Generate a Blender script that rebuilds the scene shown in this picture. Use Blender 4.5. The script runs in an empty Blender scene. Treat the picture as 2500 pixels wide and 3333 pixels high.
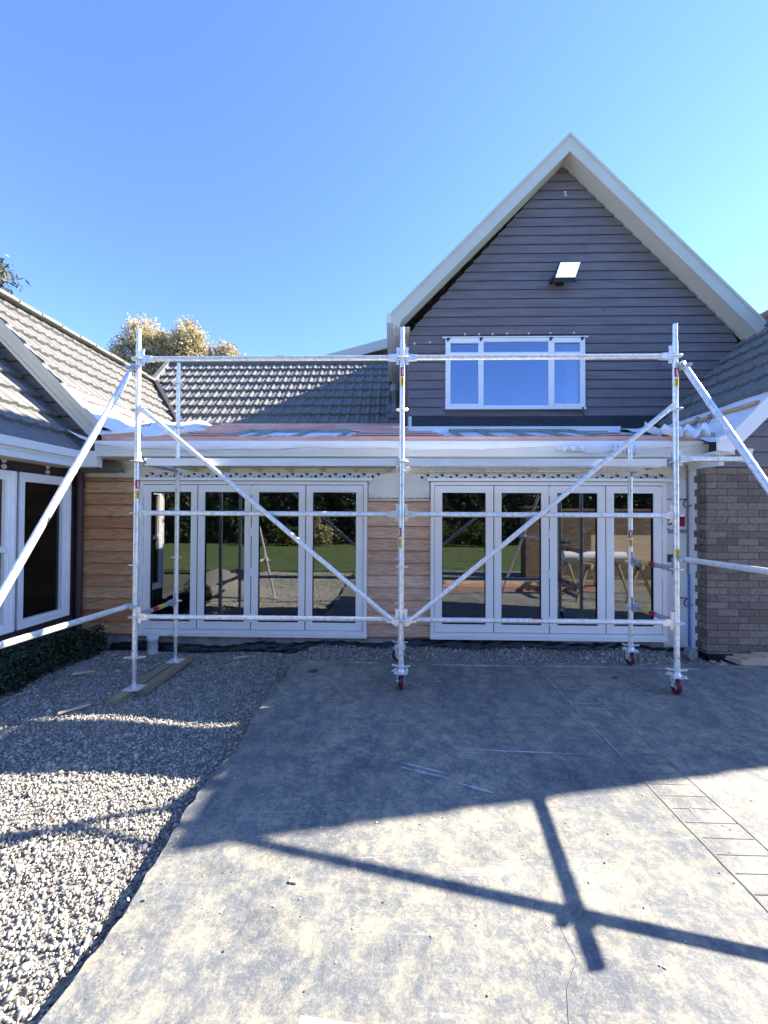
import bpy, math, random
import numpy as np
from mathutils import Vector, Matrix
random.seed(7); rng = np.random.default_rng(7)
scn = bpy.context.scene
COL = scn.collection
R = math.radians

# ------------------------------------------------------------------ camera, sky, sun, exposure
CAM = Vector((-0.0745, -3.8266, 1.632))
yaw, pitch, roll = -0.0248, 0.0140, 0.0048
fw = Vector((math.sin(yaw)*math.cos(pitch), math.cos(yaw)*math.cos(pitch), math.sin(pitch)))
rt = Vector((math.cos(yaw), -math.sin(yaw), 0)); up = rt.cross(fw)
rt, up = math.cos(roll)*rt+math.sin(roll)*up, -math.sin(roll)*rt+math.cos(roll)*up
cd = bpy.data.cameras.new('camera'); cam = bpy.data.objects.new('camera', cd); COL.objects.link(cam)
cd.sensor_fit = 'HORIZONTAL'; cd.sensor_width = 36; cd.lens = 36*866.25/1659
cd.clip_start = .05; cd.clip_end = 2000
cam.matrix_world = Matrix(((rt.x, up.x, -fw.x, CAM.x), (rt.y, up.y, -fw.y, CAM.y), (rt.z, up.z, -fw.z, CAM.z), (0, 0, 0, 1)))
scn.camera = cam

SUN = Vector((1.417, .52, 1)).normalized()          # towards the sun: behind the house, to the right
W = bpy.data.worlds.new('World'); scn.world = W; W.use_nodes = True
nt = W.node_tree; bg = nt.nodes['Background']
sky = nt.nodes.new('ShaderNodeTexSky'); sky.sky_type = 'NISHITA'; sky.sun_disc = False
sky.sun_elevation = math.asin(SUN.z); sky.sun_rotation = math.atan2(SUN.x, SUN.y)
sky.air_density = 1.0; sky.dust_density = .15; sky.ozone_density = 7.0; sky.altitude = 2500
tint = nt.nodes.new('ShaderNodeMix'); tint.data_type = 'RGBA'; tint.blend_type = 'MULTIPLY'; tint.inputs[0].default_value = 1; tint.inputs[7].default_value = (1.0, .935, 1, 1)
nt.links.new(sky.outputs[0], tint.inputs[6]); nt.links.new(tint.outputs[2], bg.inputs[0]); bg.inputs[1].default_value = .105
sd = bpy.data.lights.new('sun', 'SUN'); sd.energy = 4.0; sd.angle = R(.53); sd.color = (1, .915, .78)
so = bpy.data.objects.new('sun', sd); COL.objects.link(so)
so.rotation_euler = (-SUN).to_track_quat('-Z', 'Y').to_euler()
scn.view_settings.view_transform = 'Standard'; scn.view_settings.look = 'None'
scn.view_settings.exposure = 2.40; scn.view_settings.gamma = 1
scn.cycles.max_bounces = 8; scn.cycles.transparent_max_bounces = 8
scn.cycles.sample_clamp_indirect = 6

# ------------------------------------------------------------------ materials
M = {}
def node(t, kind, **kw):
    n = t.nodes.new('ShaderNode'+kind)
    for k, v in kw.items(): setattr(n, k, v)
    return n
def mat(name, col, rough=.6, metal=0., spec=.5, var=.12, scale=6., bump=0., bscale=40., stretch=(1, 1, 1), col2=None, island=0., detail=6.):
    m = bpy.data.materials.new(name); m.use_nodes = True; t = m.node_tree; b = t.nodes['Principled BSDF']
    L = t.links.new
    b.inputs['Roughness'].default_value = rough; b.inputs['Metallic'].default_value = metal
    b.inputs['Specular IOR Level'].default_value = spec
    tc = node(t, 'TexCoord'); mp = node(t, 'Mapping'); mp.inputs['Scale'].default_value = stretch
    L(tc.outputs['Object'], mp.inputs[0])
    nz = node(t, 'TexNoise'); nz.inputs['Scale'].default_value = scale; nz.inputs['Detail'].default_value = detail; nz.inputs['Roughness'].default_value = .62
    L(mp.outputs[0], nz.inputs['Vector'])
    rp = node(t, 'ValToRGB'); e = rp.color_ramp.elements
    c2 = col2 or tuple(min(1, c*(1+var)) for c in col)
    c1 = tuple(c*(1-var) for c in col) if not col2 else col
    e[0].color = (*c1, 1); e[1].color = (*c2, 1); e[0].position = .33; e[1].position = .67
    L(nz.outputs[0], rp.inputs[0]); out = rp.outputs[0]
    if island:
        g = node(t, 'NewGeometry'); h = node(t, 'HueSaturation'); mr = node(t, 'MapRange')
        mr.inputs[3].default_value = 1-island; mr.inputs[4].default_value = 1+island
        L(g.outputs['Random Per Island'], mr.inputs[0]); L(mr.outputs[0], h.inputs['Value']); L(out, h.inputs['Color']); out = h.outputs[0]
    L(out, b.inputs['Base Color'])
    if bump:
        n2 = node(t, 'TexNoise'); n2.inputs['Scale'].default_value = bscale; n2.inputs['Detail'].default_value = 5
        L(mp.outputs[0], n2.inputs['Vector']); bp = node(t, 'Bump'); bp.inputs['Strength'].default_value = bump; bp.inputs['Distance'].default_value = .01
        L(n2.outputs[0], bp.inputs['Height']); L(bp.outputs[0], b.inputs['Normal'])
    M[name] = m; return m

mat('galvanised', (.86, .87, .88), .33, .45, var=.22, scale=30, bump=.05, bscale=120)
mat('galvanised dull', (.50, .52, .54), .5, .5, var=.2, scale=18)
mat('aluminium', (.82, .83, .84), .40, .3, var=.08, scale=9, stretch=(.3, 1, 1))
mat('deck underside', (.62, .58, .42), .55, 0, var=.1, scale=5)
mat('red tyre', (.13, .012, .03), .45, var=.3, scale=14)
mat('red sticker', (.42, .01, .02), .45, var=.08)
mat('yellow sticker', (.75, .52, .02), .45, var=.08)
mat('frame paint', (.92, .91, .89), .38, var=.03, scale=3)
mat('white frame', (.92, .91, .89), .35, var=.03, scale=3)
mat('fascia paint', (.72, .72, .68), .45, var=.05, scale=2, bump=.02)
mat('barge paint', (.60, .575, .48), .5, var=.05, scale=2)
mat('soffit', (.62, .58, .47), .7, var=.05, scale=2)
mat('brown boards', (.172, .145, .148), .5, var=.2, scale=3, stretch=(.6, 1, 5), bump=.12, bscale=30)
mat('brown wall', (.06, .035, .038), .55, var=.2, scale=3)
mat('black gap', (.01, .01, .012), .8, var=.1)
mat('black plastic', (.012, .014, .02), .28, var=.4, scale=9, bump=.5, bscale=9)
mat('black flashing', (.02, .025, .032), .5, var=.4, scale=4, bump=.2, bscale=14)
mat('foundation', (.34, .34, .33), .85, var=.35, scale=7, bump=.3)
mat('wall wrap', (.82, .80, .73), .7, var=.06, scale=3, bump=.25, bscale=5)
mat('roof underlay', (.84, .86, .90), .6, var=.05, scale=3, bump=.35, bscale=6)
mat('tape', (.86, .85, .80), .5, var=.04, scale=8)
mat('tape print', (.035, .035, .04), .5)
mat('tape script', (.50, .49, .47), .5)
mat('green print', (.02, .12, .085), .5)
mat('red print', (.40, .012, .03), .5)
mat('black print', (.05, .05, .06), .5)
mat('white wrap', (.93, .93, .93), .6, var=.03, scale=3, bump=.2, bscale=6)
mat('red batten', (.60, .27, .22), .75, col2=(.80, .53, .44), scale=4, stretch=(.5, 4, 4))
mat('pine timber', (.50, .30, .18), .7, col2=(.62, .42, .27), scale=5, stretch=(.4, 6, 6))
mat('grey rafter', (.30, .32, .28), .75, var=.2, scale=5)
mat('pink timber', (.50, .24, .19), .7, col2=(.62, .37, .29), scale=4, stretch=(.4, 5, 5))
mat('pale timber', (.66, .52, .38), .7, var=.15, scale=5)
mat('weathered timber', (.20, .17, .10), .8, col2=(.36, .30, .19), scale=6, stretch=(6, .6, 6), bump=.3)
mat('plywood', (.50, .37, .25), .65, col2=(.62, .49, .36), scale=4, stretch=(.6, 3, 3))
mat('tile', (.175, .172, .162), .85, var=.16, scale=5, bump=.5, bscale=190, detail=9)
mat('dark valley', (.03, .03, .033), .6, var=.2)
mat('pvc white', (.74, .75, .76), .35, var=.04)
mat('lead grey', (.20, .21, .22), .55, metal=.3, var=.15)
mat('blue pipe', (.06, .22, .52), .4)
mat('lamp black', (.02, .021, .023), .45)
mat('lamp lens', (.92, .92, .92), .3, var=.01); M['lamp lens'].node_tree.nodes['Principled BSDF'].inputs['Emission Color'].default_value = (1, 1, 1, 1); M['lamp lens'].node_tree.nodes['Principled BSDF'].inputs['Emission Strength'].default_value = .12
mat('curtain', (.72, .71, .76), .9, var=.05)
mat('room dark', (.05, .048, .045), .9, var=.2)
mat('filler', (.72, .70, .68), .8, var=.1)
mat('gravel stone', (.22, .21, .19), .85, col2=(.45, .425, .37), scale=14, island=.45, bump=.3, bscale=60)
mat('gravel soil', (.16, .15, .13), .95, col2=(.30, .28, .24), scale=40, bump=.8, bscale=90, detail=10)
mat('ground', (.07, .075, .045), .95, col2=(.12, .11, .07), scale=.8)
mat('grass', (.045, .075, .018), .8, col2=(.12, .16, .045), scale=2.2, bump=.6, bscale=40, detail=9)
mat('box leaf', (.022, .042, .018), .6, var=.3, scale=4, island=.5)
mat('hedge leaf', (.022, .036, .012), .6, col2=(.04, .055, .015), scale=.8, island=.5)
mat('shrub leaf', (.05, .085, .02), .6, col2=(.11, .12, .03), scale=1, island=.5)
mat('birch leaf', (.36, .30, .15), .6, col2=(.62, .54, .34), scale=.7, island=.45)
mat('gum leaf', (.06, .07, .035), .45, col2=(.15, .145, .075), scale=2, island=.5)
mat('bark', (.30, .27, .24), .85, var=.4, scale=5, stretch=(3, 3, .6))
mat('twig', (.16, .11, .08), .85, var=.3)
mat('chalk', (.42, .44, .45), .9, var=.25, scale=30)
mat('groove', (.12, .12, .12), .95, col2=(.26, .25, .24), scale=5)
mat('dead leaf', (.16, .07, .03), .8)
mat('steel white roll', (.80, .82, .84), .3, var=.05)

for nm, amt in (('birch leaf', .5), ('gum leaf', .3), ('shrub leaf', .3), ('hedge leaf', .2)):
    t_ = M[nm].node_tree; b_ = t_.nodes['Principled BSDF']; o_ = [n for n in t_.nodes if n.type == 'OUTPUT_MATERIAL'][0]
    tl = node(t_, 'BsdfTranslucent'); t_.links.new(b_.inputs['Base Color'].links[0].from_socket, tl.inputs['Color'])
    mxs = node(t_, 'MixShader'); mxs.inputs[0].default_value = amt; t_.links.new(b_.outputs[0], mxs.inputs[1]); t_.links.new(tl.outputs[0], mxs.inputs[2]); t_.links.new(mxs.outputs[0], o_.inputs[0])

def cedar(name, z0, pitch, seed, warm):
    m = bpy.data.materials.new(name); m.use_nodes = True; t = m.node_tree; b = t.nodes['Principled BSDF']; L = t.links.new
    b.inputs['Roughness'].default_value = .55
    tc = node(t, 'TexCoord'); sx = node(t, 'SeparateXYZ'); L(tc.outputs['Object'], sx.inputs[0])
    a = node(t, 'Math', operation='SUBTRACT'); a.inputs[1].default_value = z0; L(sx.outputs[2], a.inputs[0])
    d = node(t, 'Math', operation='DIVIDE'); d.inputs[1].default_value = pitch; L(a.outputs[0], d.inputs[0])
    f = node(t, 'Math', operation='FLOOR'); L(d.outputs[0], f.inputs[0])
    ad = node(t, 'Math', operation='ADD'); ad.inputs[1].default_value = seed; L(f.outputs[0], ad.inputs[0])
    wn = node(t, 'TexWhiteNoise', noise_dimensions='1D'); L(ad.outputs[0], wn.inputs['W'])
    rp = node(t, 'ValToRGB'); e = rp.color_ramp.elements
    cols = warm
    e[0].color = (*cols[0], 1); e[1].color = (*cols[-1], 1)
    for i, c in enumerate(cols[1:-1]):
        n = e.new((i+1)/(len(cols)-1)); n.color = (*c, 1)
    L(wn.outputs[0], rp.inputs[0])
    # grain: long noise along the board, shifted for every board, with cathedral bands
    cb = node(t, 'CombineXYZ'); mu = node(t, 'Math', operation='MULTIPLY'); mu.inputs[1].default_value = 7.3; L(ad.outputs[0], mu.inputs[0])
    mx = node(t, 'Math', operation='MULTIPLY'); mx.inputs[1].default_value = 1.3; L(sx.outputs[0], mx.inputs[0])
    mz = node(t, 'Math', operation='MULTIPLY'); mz.inputs[1].default_value = 13.; L(sx.outputs[2], mz.inputs[0])
    L(mx.outputs[0], cb.inputs[0]); L(mu.outputs[0], cb.inputs[1]); L(mz.outputs[0], cb.inputs[2])
    n1 = node(t, 'TexNoise'); n1.inputs['Scale'].default_value = 1.4; n1.inputs['Detail'].default_value = 3; L(cb.outputs[0], n1.inputs['Vector'])
    mm = node(t, 'Math', operation='MULTIPLY'); mm.inputs[1].default_value = 34.; L(n1.outputs[0], mm.inputs[0])
    sn = node(t, 'Math', operation='SINE'); L(mm.outputs[0], sn.inputs[0])
    n2 = node(t, 'TexNoise'); n2.inputs['Scale'].default_value = 9; n2.inputs['Detail'].default_value = 6; L(cb.outputs[0], n2.inputs['Vector'])
    s2 = node(t, 'MapRange'); s2.inputs[1].default_value = -1; s2.inputs[3].default_value = .80; s2.inputs[4].default_value = 1.08; L(sn.outputs[0], s2.inputs[0])
    s3 = node(t, 'MapRange'); s3.inputs[1].default_value = .3; s3.inputs[2].default_value = .7; s3.inputs[3].default_value = .82; s3.inputs[4].default_value = 1.15; L(n2.outputs[0], s3.inputs[0])
    pr = node(t, 'Math', operation='MULTIPLY'); L(s2.outputs[0], pr.inputs[0]); L(s3.outputs[0], pr.inputs[1])
    hs = node(t, 'HueSaturation'); L(rp.outputs[0], hs.inputs['Color']); L(pr.outputs[0], hs.inputs['Value'])
    L(hs.outputs[0], b.inputs['Base Color']); M[name] = m
cedar('cedar', .106, .152, 3, [(.50, .215, .10), (.56, .265, .125), (.60, .32, .155), (.66, .41, .205)])
cedar('cedar pale', .106, .1568, 21, [(.58, .34, .215), (.64, .40, .265), (.72, .48, .335), (.74, .51, .36)])

def brickmat(name, axis, c1, c2, mort):
    m = bpy.data.materials.new(name); m.use_nodes = True; t = m.node_tree; b = t.nodes['Principled BSDF']; L = t.links.new
    b.inputs['Roughness'].default_value = .85
    tc = node(t, 'TexCoord'); sx = node(t, 'SeparateXYZ'); L(tc.outputs['Object'], sx.inputs[0])
    cb = node(t, 'CombineXYZ'); L(sx.outputs[axis], cb.inputs[0]); L(sx.outputs[2], cb.inputs[1])
    bt = node(t, 'TexBrick'); bt.inputs['Scale'].default_value = 1; bt.inputs['Brick Width'].default_value = .24
    bt.inputs['Row Height'].default_value = .083; bt.inputs['Mortar Size'].default_value = .0045; bt.inputs['Mortar Smooth'].default_value = .2; bt.inputs['Bias'].default_value = 0
    bt.inputs['Color1'].default_value = (*c1, 1); bt.inputs['Color2'].default_value = (*c2, 1); bt.inputs['Mortar'].default_value = (*mort, 1)
    L(cb.outputs[0], bt.inputs['Vector'])
    nz = node(t, 'TexNoise'); nz.inputs['Scale'].default_value = 25; nz.inputs['Detail'].default_value = 7; L(tc.outputs['Object'], nz.inputs['Vector'])
    mr = node(t, 'MapRange'); mr.inputs[1].default_value = .3; mr.inputs[2].default_value = .7; mr.inputs[3].default_value = .75; mr.inputs[4].default_value = 1.25; L(nz.outputs[0], mr.inputs[0])
    hs = node(t, 'HueSaturation'); L(bt.outputs[0], hs.inputs['Color']); L(mr.outputs[0], hs.inputs['Value']); L(hs.outputs[0], b.inputs['Base Color'])
    iv = node(t, 'Math', operation='SUBTRACT'); iv.inputs[0].default_value = 1; L(bt.outputs['Fac'], iv.inputs[1])
    ad = node(t, 'Math', operation='MULTIPLY_ADD'); ad.inputs[1].default_value = .25; L(nz.outputs[0], ad.inputs[0]); L(iv.outputs[0], ad.inputs[2])
    bp = node(t, 'Bump'); bp.inputs['Strength'].default_value = .7; bp.inputs['Distance'].default_value = .006; L(ad.outputs[0], bp.inputs['Height']); L(bp.outputs[0], b.inputs['Normal'])
    M[name] = m
brickmat('brick', 0, (.135, .100, .080), (.245, .195, .165), (.06, .055, .052))
brickmat('brick return', 1, (.135, .100, .080), (.245, .195, .165), (.06, .055, .052))
brickmat('garden brick', 0, (.12, .080, .058), (.20, .145, .11), (.05, .045, .04))

def concrete():
    m = bpy.data.materials.new('concrete'); m.use_nodes = True; t = m.node_tree; b = t.nodes['Principled BSDF']; L = t.links.new
    b.inputs['Roughness'].default_value = .78; b.inputs['Specular IOR Level'].default_value = .35
    tc = node(t, 'TexCoord')
    def nz(s, d, r=.6, st=(1, 1, 1), dist=0):
        mp = node(t, 'Mapping'); mp.inputs['Scale'].default_value = st; L(tc.outputs['Object'], mp.inputs[0])
        n = node(t, 'TexNoise'); n.inputs['Scale'].default_value = s; n.inputs['Detail'].default_value = d; n.inputs['Roughness'].default_value = r; n.inputs['Distortion'].default_value = dist
        L(mp.outputs[0], n.inputs['Vector']); return n.outputs[0]
    def ramp(src, a, bb, ca, cb):
        r = node(t, 'ValToRGB'); e = r.color_ramp.elements; e[0].position = a; e[1].position = bb; e[0].color = (*ca, 1); e[1].color = (*cb, 1); L(src, r.inputs[0]); return r.outputs[0]
    def mix(kind, fac, a, bb):
        x = node(t, 'Mix', data_type='RGBA', blend_type=kind)
        if isinstance(fac, float): x.inputs[0].default_value = fac
        else: L(fac, x.inputs[0])
        for s, v in ((6, a), (7, bb)):
            if isinstance(v, tuple): x.inputs[s].default_value = (*v, 1)
            else: L(v, x.inputs[s])
        return x.outputs[2]
    base = ramp(nz(1.3, 12, .75), .33, .67, (.105, .120, .140), (.19, .196, .20))
    pale = ramp(nz(6.5, 15, .86, dist=.12), .46, .60, (0, 0, 0), (1, 1, 1))
    c = mix('MIX', pale, base, (.36, .33, .25))
    dust = ramp(nz(30, 10, .85), .50, .68, (0, 0, 0), (.75, .75, .75))
    c = mix('MIX', dust, c, (.45, .415, .32))
    dark = ramp(nz(3.6, 15, .86, (1, .8, 1)), .51, .64, (0, 0, 0), (.75, .75, .75))
    c = mix('MIX', dark, c, (.085, .093, .106))
    scr = ramp(nz(9, 3, .5, (.35, 7, 1), .6), .66, .74, (0, 0, 0), (.45, .45, .45))
    c = mix('MIX', scr, c, (.38, .375, .34))
    scr2 = ramp(nz(8, 3, .5, (6, .5, 1), .8), .68, .76, (0, 0, 0), (.4, .4, .4))
    c = mix('MIX', scr2, c, (.36, .36, .33))
    stain = ramp(nz(.9, 7, .65, (1, .6, 1), .8), .38, .60, (.72, .75, .80), (1.12, 1.09, 1.02))
    c = mix('MULTIPLY', 1., c, stain)
    streak = ramp(nz(2.2, 8, .7, (.5, 3.2, 1), .3), .58, .74, (0, 0, 0), (.35, .35, .35))
    c = mix('MIX', streak, c, (.44, .42, .34))
    fine = ramp(nz(120, 4, .7), .3, .7, (.82, .82, .82), (1.14, 1.14, 1.14))
    c = mix('MULTIPLY', 1., c, fine)
    L(c, b.inputs['Base Color'])
    bp = node(t, 'Bump'); bp.inputs['Strength'].default_value = .35; bp.inputs['Distance'].default_value = .006; L(nz(45, 8, .7), bp.inputs['Height']); L(bp.outputs[0], b.inputs['Normal'])
    M['concrete'] = m
concrete()

def glass(name, refl, tint, gc=(.93, .96, 1)):
    m = bpy.data.materials.new(name); m.use_nodes = True; t = m.node_tree; L = t.links.new
    for n in list(t.nodes):
        if n.type == 'BSDF_PRINCIPLED': t.nodes.remove(n)
    out = [n for n in t.nodes if n.type == 'OUTPUT_MATERIAL'][0]
    gl = node(t, 'BsdfGlossy'); gl.inputs['Roughness'].default_value = 0.; gl.inputs['Color'].default_value = (*gc, 1)
    tr = node(t, 'BsdfTransparent'); tr.inputs['Color'].default_value = (*tint, 1)
    lw = node(t, 'LayerWeight'); lw.inputs['Blend'].default_value = .25
    mr = node(t, 'MapRange'); mr.inputs[3].default_value = refl; mr.inputs[4].default_value = .95; L(lw.outputs['Fresnel'], mr.inputs[0])
    mx = node(t, 'MixShader'); L(mr.outputs[0], mx.inputs[0]); L(tr.outputs[0], mx.inputs[1]); L(gl.outputs[0], mx.inputs[2]); L(mx.outputs[0], out.inputs[0])
    M[name] = m
glass('door glass', .18, (.42, .44, .46))
glass('window glass', .36, (.42, .47, .55), (.58, .74, 1))
glass('side glass', .02, (.4, .42, .44))

# ------------------------------------------------------------------ mesh building
WLOC = {}
class MB:
    def __init__(s): s.v = []; s.f = []; s.m = []; s.sm = []
    def add(s, vs, fs, mi=0, smooth=False):
        o = len(s.v); s.v += [tuple(p) for p in vs]
        for f in fs: s.f.append([i+o for i in f]); s.m.append(mi); s.sm.append(smooth)
        return s
    def box(s, x0, x1, y0, y1, z0, z1, mi=0):
        return s.add([(x0, y0, z0), (x1, y0, z0), (x1, y1, z0), (x0, y1, z0), (x0, y0, z1), (x1, y0, z1), (x1, y1, z1), (x0, y1, z1)],
                     [(0, 3, 2, 1), (4, 5, 6, 7), (0, 1, 5, 4), (1, 2, 6, 5), (2, 3, 7, 6), (3, 0, 4, 7)], mi)
    def beam(s, a, b, w, h, upv=(0, 0, 1), mi=0):
        a = Vector(a); b = Vector(b); d = (b-a).normalized(); x = d.cross(Vector(upv)).normalized(); z = x.cross(d)
        vs = [p+x*i*w/2+z*j*h/2 for p in (a, b) for i, j in ((-1, -1), (1, -1), (1, 1), (-1, 1))]
        return s.add(vs, [(0, 1, 2, 3), (7, 6, 5, 4), (0, 4, 5, 1), (1, 5, 6, 2), (2, 6, 7, 3), (3, 7, 4, 0)], mi)
    def tube(s, a, b, r, n=14, r2=None, mi=0, caps=True):
        a = Vector(a); b = Vector(b); d = (b-a).normalized(); x = d.orthogonal().normalized(); y = d.cross(x); r2 = r if r2 is None else r2
        vs = [p+(x*math.cos(2*math.pi*k/n)+y*math.sin(2*math.pi*k/n))*q for p, q in ((a, r), (b, r2)) for k in range(n)]
        s.add(vs, [(k, (k+1) % n, n+(k+1) % n, n+k) for k in range(n)], mi, True)
        if caps: s.add(vs, [tuple(range(n-1, -1, -1)), tuple(range(n, 2*n))], mi)
        return s
    def path(s, pts, r, n=8, mi=0):
        for a, b in zip(pts[:-1], pts[1:]): s.tube(a, b, r, n, mi=mi)
        return s
    def lathe(s, c, prof, axis='z', n=24, mi=0):
        c = Vector(c); vs = []
        for r, h in prof:
            for k in range(n):
                a = 2*math.pi*k/n; p = (r*math.cos(a), r*math.sin(a), h)
                if axis == 'x': p = (h, p[0], p[1])
                if axis == 'y': p = (p[0], h, p[1])
                vs.append(c+Vector(p))
        fs = [(i*n+k, i*n+(k+1) % n, (i+1)*n+(k+1) % n, (i+1)*n+k) for i in range(len(prof)-1) for k in range(n)]
        return s.add(vs, fs, mi, True)
    def prism(s, poly, y0, y1, axis='y', mi=0):        # poly in (x,z), extruded along y (or in (y,z) along x, or (x,y) along z)
        n = len(poly)
        def P(p, h): return (p[0], h, p[1]) if axis == 'y' else (h, p[0], p[1]) if axis == 'x' else (p[0], p[1], h)
        return s.add([P(p, y0) for p in poly]+[P(p, y1) for p in poly],
                     [tuple(range(n)), tuple(range(2*n-1, n-1, -1))]+[(i, n+i, n+(i+1) % n, (i+1) % n) for i in range(n)], mi)
    def build(s, name, mats, parent=None, kind=None):
        me = bpy.data.meshes.new(name); off = WLOC.get(parent.name, (0, 0, 0)) if parent else (0, 0, 0)
        v = np.array(s.v, dtype=float)-np.array(off)
        me.from_pydata(v.tolist(), [], s.f)
        for m in ([mats] if isinstance(mats, str) else mats): me.materials.append(M[m])
        me.polygons.foreach_set('material_index', s.m); me.polygons.foreach_set('use_smooth', s.sm)
        me.update(); o = bpy.data.objects.new(name, me); COL.objects.link(o)
        WLOC[o.name] = off
        if parent: o.parent = parent
        if kind: o['kind'] = kind
        return o
def thing(name, label, cat, loc=(0, 0, 0), group=None):
    o = bpy.data.objects.new(name, None); COL.objects.link(o); o.location = loc; o.empty_display_size = .2
    o['label'] = label; o['category'] = cat; WLOC[o.name] = tuple(loc)
    if group: o['group'] = group
    return o
def tag(o, label, cat, group=None):
    o['label'] = label; o['category'] = cat
    if group: o['group'] = group
    return o
def raw(name, co, faces_n, mats, parent=None, kind=None, midx=None):     # co: (N*faces_n,3) separate faces
    co = np.asarray(co, dtype=np.float32); off = np.array(WLOC.get(parent.name, (0, 0, 0)) if parent else (0, 0, 0), dtype=np.float32)
    co = co-off; nv = len(co); nf = nv//faces_n
    me = bpy.data.meshes.new(name); me.vertices.add(nv); me.vertices.foreach_set('co', co.ravel())
    me.loops.add(nv); me.loops.foreach_set('vertex_index', np.arange(nv, dtype=np.int32))
    me.polygons.add(nf); me.polygons.foreach_set('loop_start', np.arange(0, nv, faces_n, dtype=np.int32))
    for m in ([mats] if isinstance(mats, str) else mats): me.materials.append(M[m])
    if midx is not None: me.polygons.foreach_set('material_index', midx.astype(np.int32))
    me.update(); me.validate(); o = bpy.data.objects.new(name, me); COL.objects.link(o); WLOC[o.name] = tuple(off)
    if parent: o.parent = parent
    if kind: o['kind'] = kind
    return o
def clone(o, parent=None, dloc=(0, 0, 0)):
    c = o.copy(); COL.objects.link(c); c.location = Vector(o.location)+Vector(dloc)
    if parent: c.parent = parent
    for ch in list(o.children): clone(ch, c)
    return c

def boards(mb, fmap, z0, z1, pitch, ul, ur, holes=(), t=.02):
    """bevel-back weatherboards: fmap(u, depth, z) -> point; ul(z), ur(z) give the ends; holes = (u0,u1,z0,z1)"""
    z = z0
    while z < z1-1e-6:
        zt = min(z+pitch, z1); segs = [(0, 1)]
        cuts = sorted((h[0], h[1]) for h in holes if h[2] < zt-.01 and h[3] > z+.01)
        spans = []; cur = None
        for h in cuts: spans.append((cur, h[0])); cur = h[1]
        spans.append((cur, None))
        for a, b in spans:
            a0 = ul(z) if a is None else a; a1 = ul(zt) if a is None else a
            b0 = ur(z) if b is None else b; b1 = ur(zt) if b is None else b
            if b0-a0 < .01: continue
            if b1 < a1: a1 = b1 = (a1+b1)/2
            vs = [fmap(a0, t, z), fmap(b0, t, z), fmap(b1, .004, zt), fmap(a1, .004, zt), fmap(a0, -.002, z+.001), fmap(b0, -.002, z+.001),
                  fmap(a0, t, z+.02), fmap(b0, t, z+.02)]
            g = .007
            vs[0] = fmap(a0, t, z+g); vs[1] = fmap(b0, t, z+g)
            vs += [fmap(a0, -.010, z+g), fmap(b0, -.010, z+g), fmap(a0, -.010, z-.004), fmap(b0, -.010, z-.004)]
            mb.add(vs, [(0, 1, 7, 6), (6, 7, 2, 3), (8, 9, 1, 0), (10, 11, 9, 8)])
        z = zt
    return mb

def tile_roof(mb, O, U, V, ulen, vlen, keep, course=.345, pan=.2, amp=.017):
    O = Vector(O); U = Vector(U).normalized(); V = Vector(V).normalized(); N = U.cross(V)
    if N.z < 0: N = -N
    nu = int(ulen/(pan/8)); du = ulen/nu; nv = int(math.ceil(vlen/course))
    for k in range(nv):
        v0 = k*course; v1 = min(v0+course, vlen)+.01; sh = rng.uniform(-.004, .004)
        vs = []
        for i in range(nu+1):
            u = i*du; ph = (u/pan) % 1.
            p = amp*(max(0, math.cos(2*math.pi*ph))**.8)+.006*math.cos(4*math.pi*ph)
            lift = .05+.003*math.sin(k*2.1+u*3)+sh
            A = O+U*u+V*v0; B = O+U*u+V*v1
            vs += [A+N*(p*.6-.012), A+N*(lift+p), B+N*(p+.002)]
        fs = []
        for i in range(nu):
            c = O+U*((i+.5)*du)+V*(v0+course*.5)
            if not keep(c): continue
            a = i*3; b = a+3
            fs += [(a, b, b+1, a+1), (a+1, b+1, b+2, a+2)]
        mb.add(vs, fs, 0, False)
    return mb

def leaves(n, centre_fn, size, aspect=.6, jitter=.4, down=0.):
    """n leaf quads (4 verts each) at points from centre_fn(n)"""
    c = centre_fn(n); a = rng.normal(size=(n, 3)); a[:, 2] -= down; a /= np.linalg.norm(a, axis=1, keepdims=True)
    b = np.cross(a, rng.normal(size=(n, 3))); b /= np.linalg.norm(b, axis=1, keepdims=True)
    s = size*(1+jitter*rng.uniform(-1, 1, (n, 1))); a = a*s; b = b*s*aspect*.5
    q = np.stack([c, c+a*.45+b, c+a, c+a*.45-b], 1)
    return q.reshape(-1, 3)
def clumps(blobs, per=.35, shell=.55):
    """sampler over ellipsoid blobs ((x,y,z),(rx,ry,rz)) broken into small twig clumps so that gaps stay"""
    def f(n):
        w = np.array([b[1][0]*b[1][1]*b[1][2] for b in blobs])**.7; w /= w.sum()
        ncl = max(1, n//26); ki = rng.choice(len(blobs), ncl, p=w)
        C = np.array([b[0] for b in blobs])[ki]; Rr = np.array([b[1] for b in blobs])[ki]
        d = rng.normal(size=(ncl, 3)); d /= np.linalg.norm(d, axis=1, keepdims=True)
        rad = (shell+(1-shell)*rng.uniform(0, 1, (ncl, 1)))*rng.uniform(.86, 1.12, (ncl, 1))
        cc = C+d*rad*Rr; idx = rng.integers(0, ncl, n)
        return cc[idx]+rng.normal(size=(n, 3))*per*rng.uniform(.3, 1, (n, 1))
    return f

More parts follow.
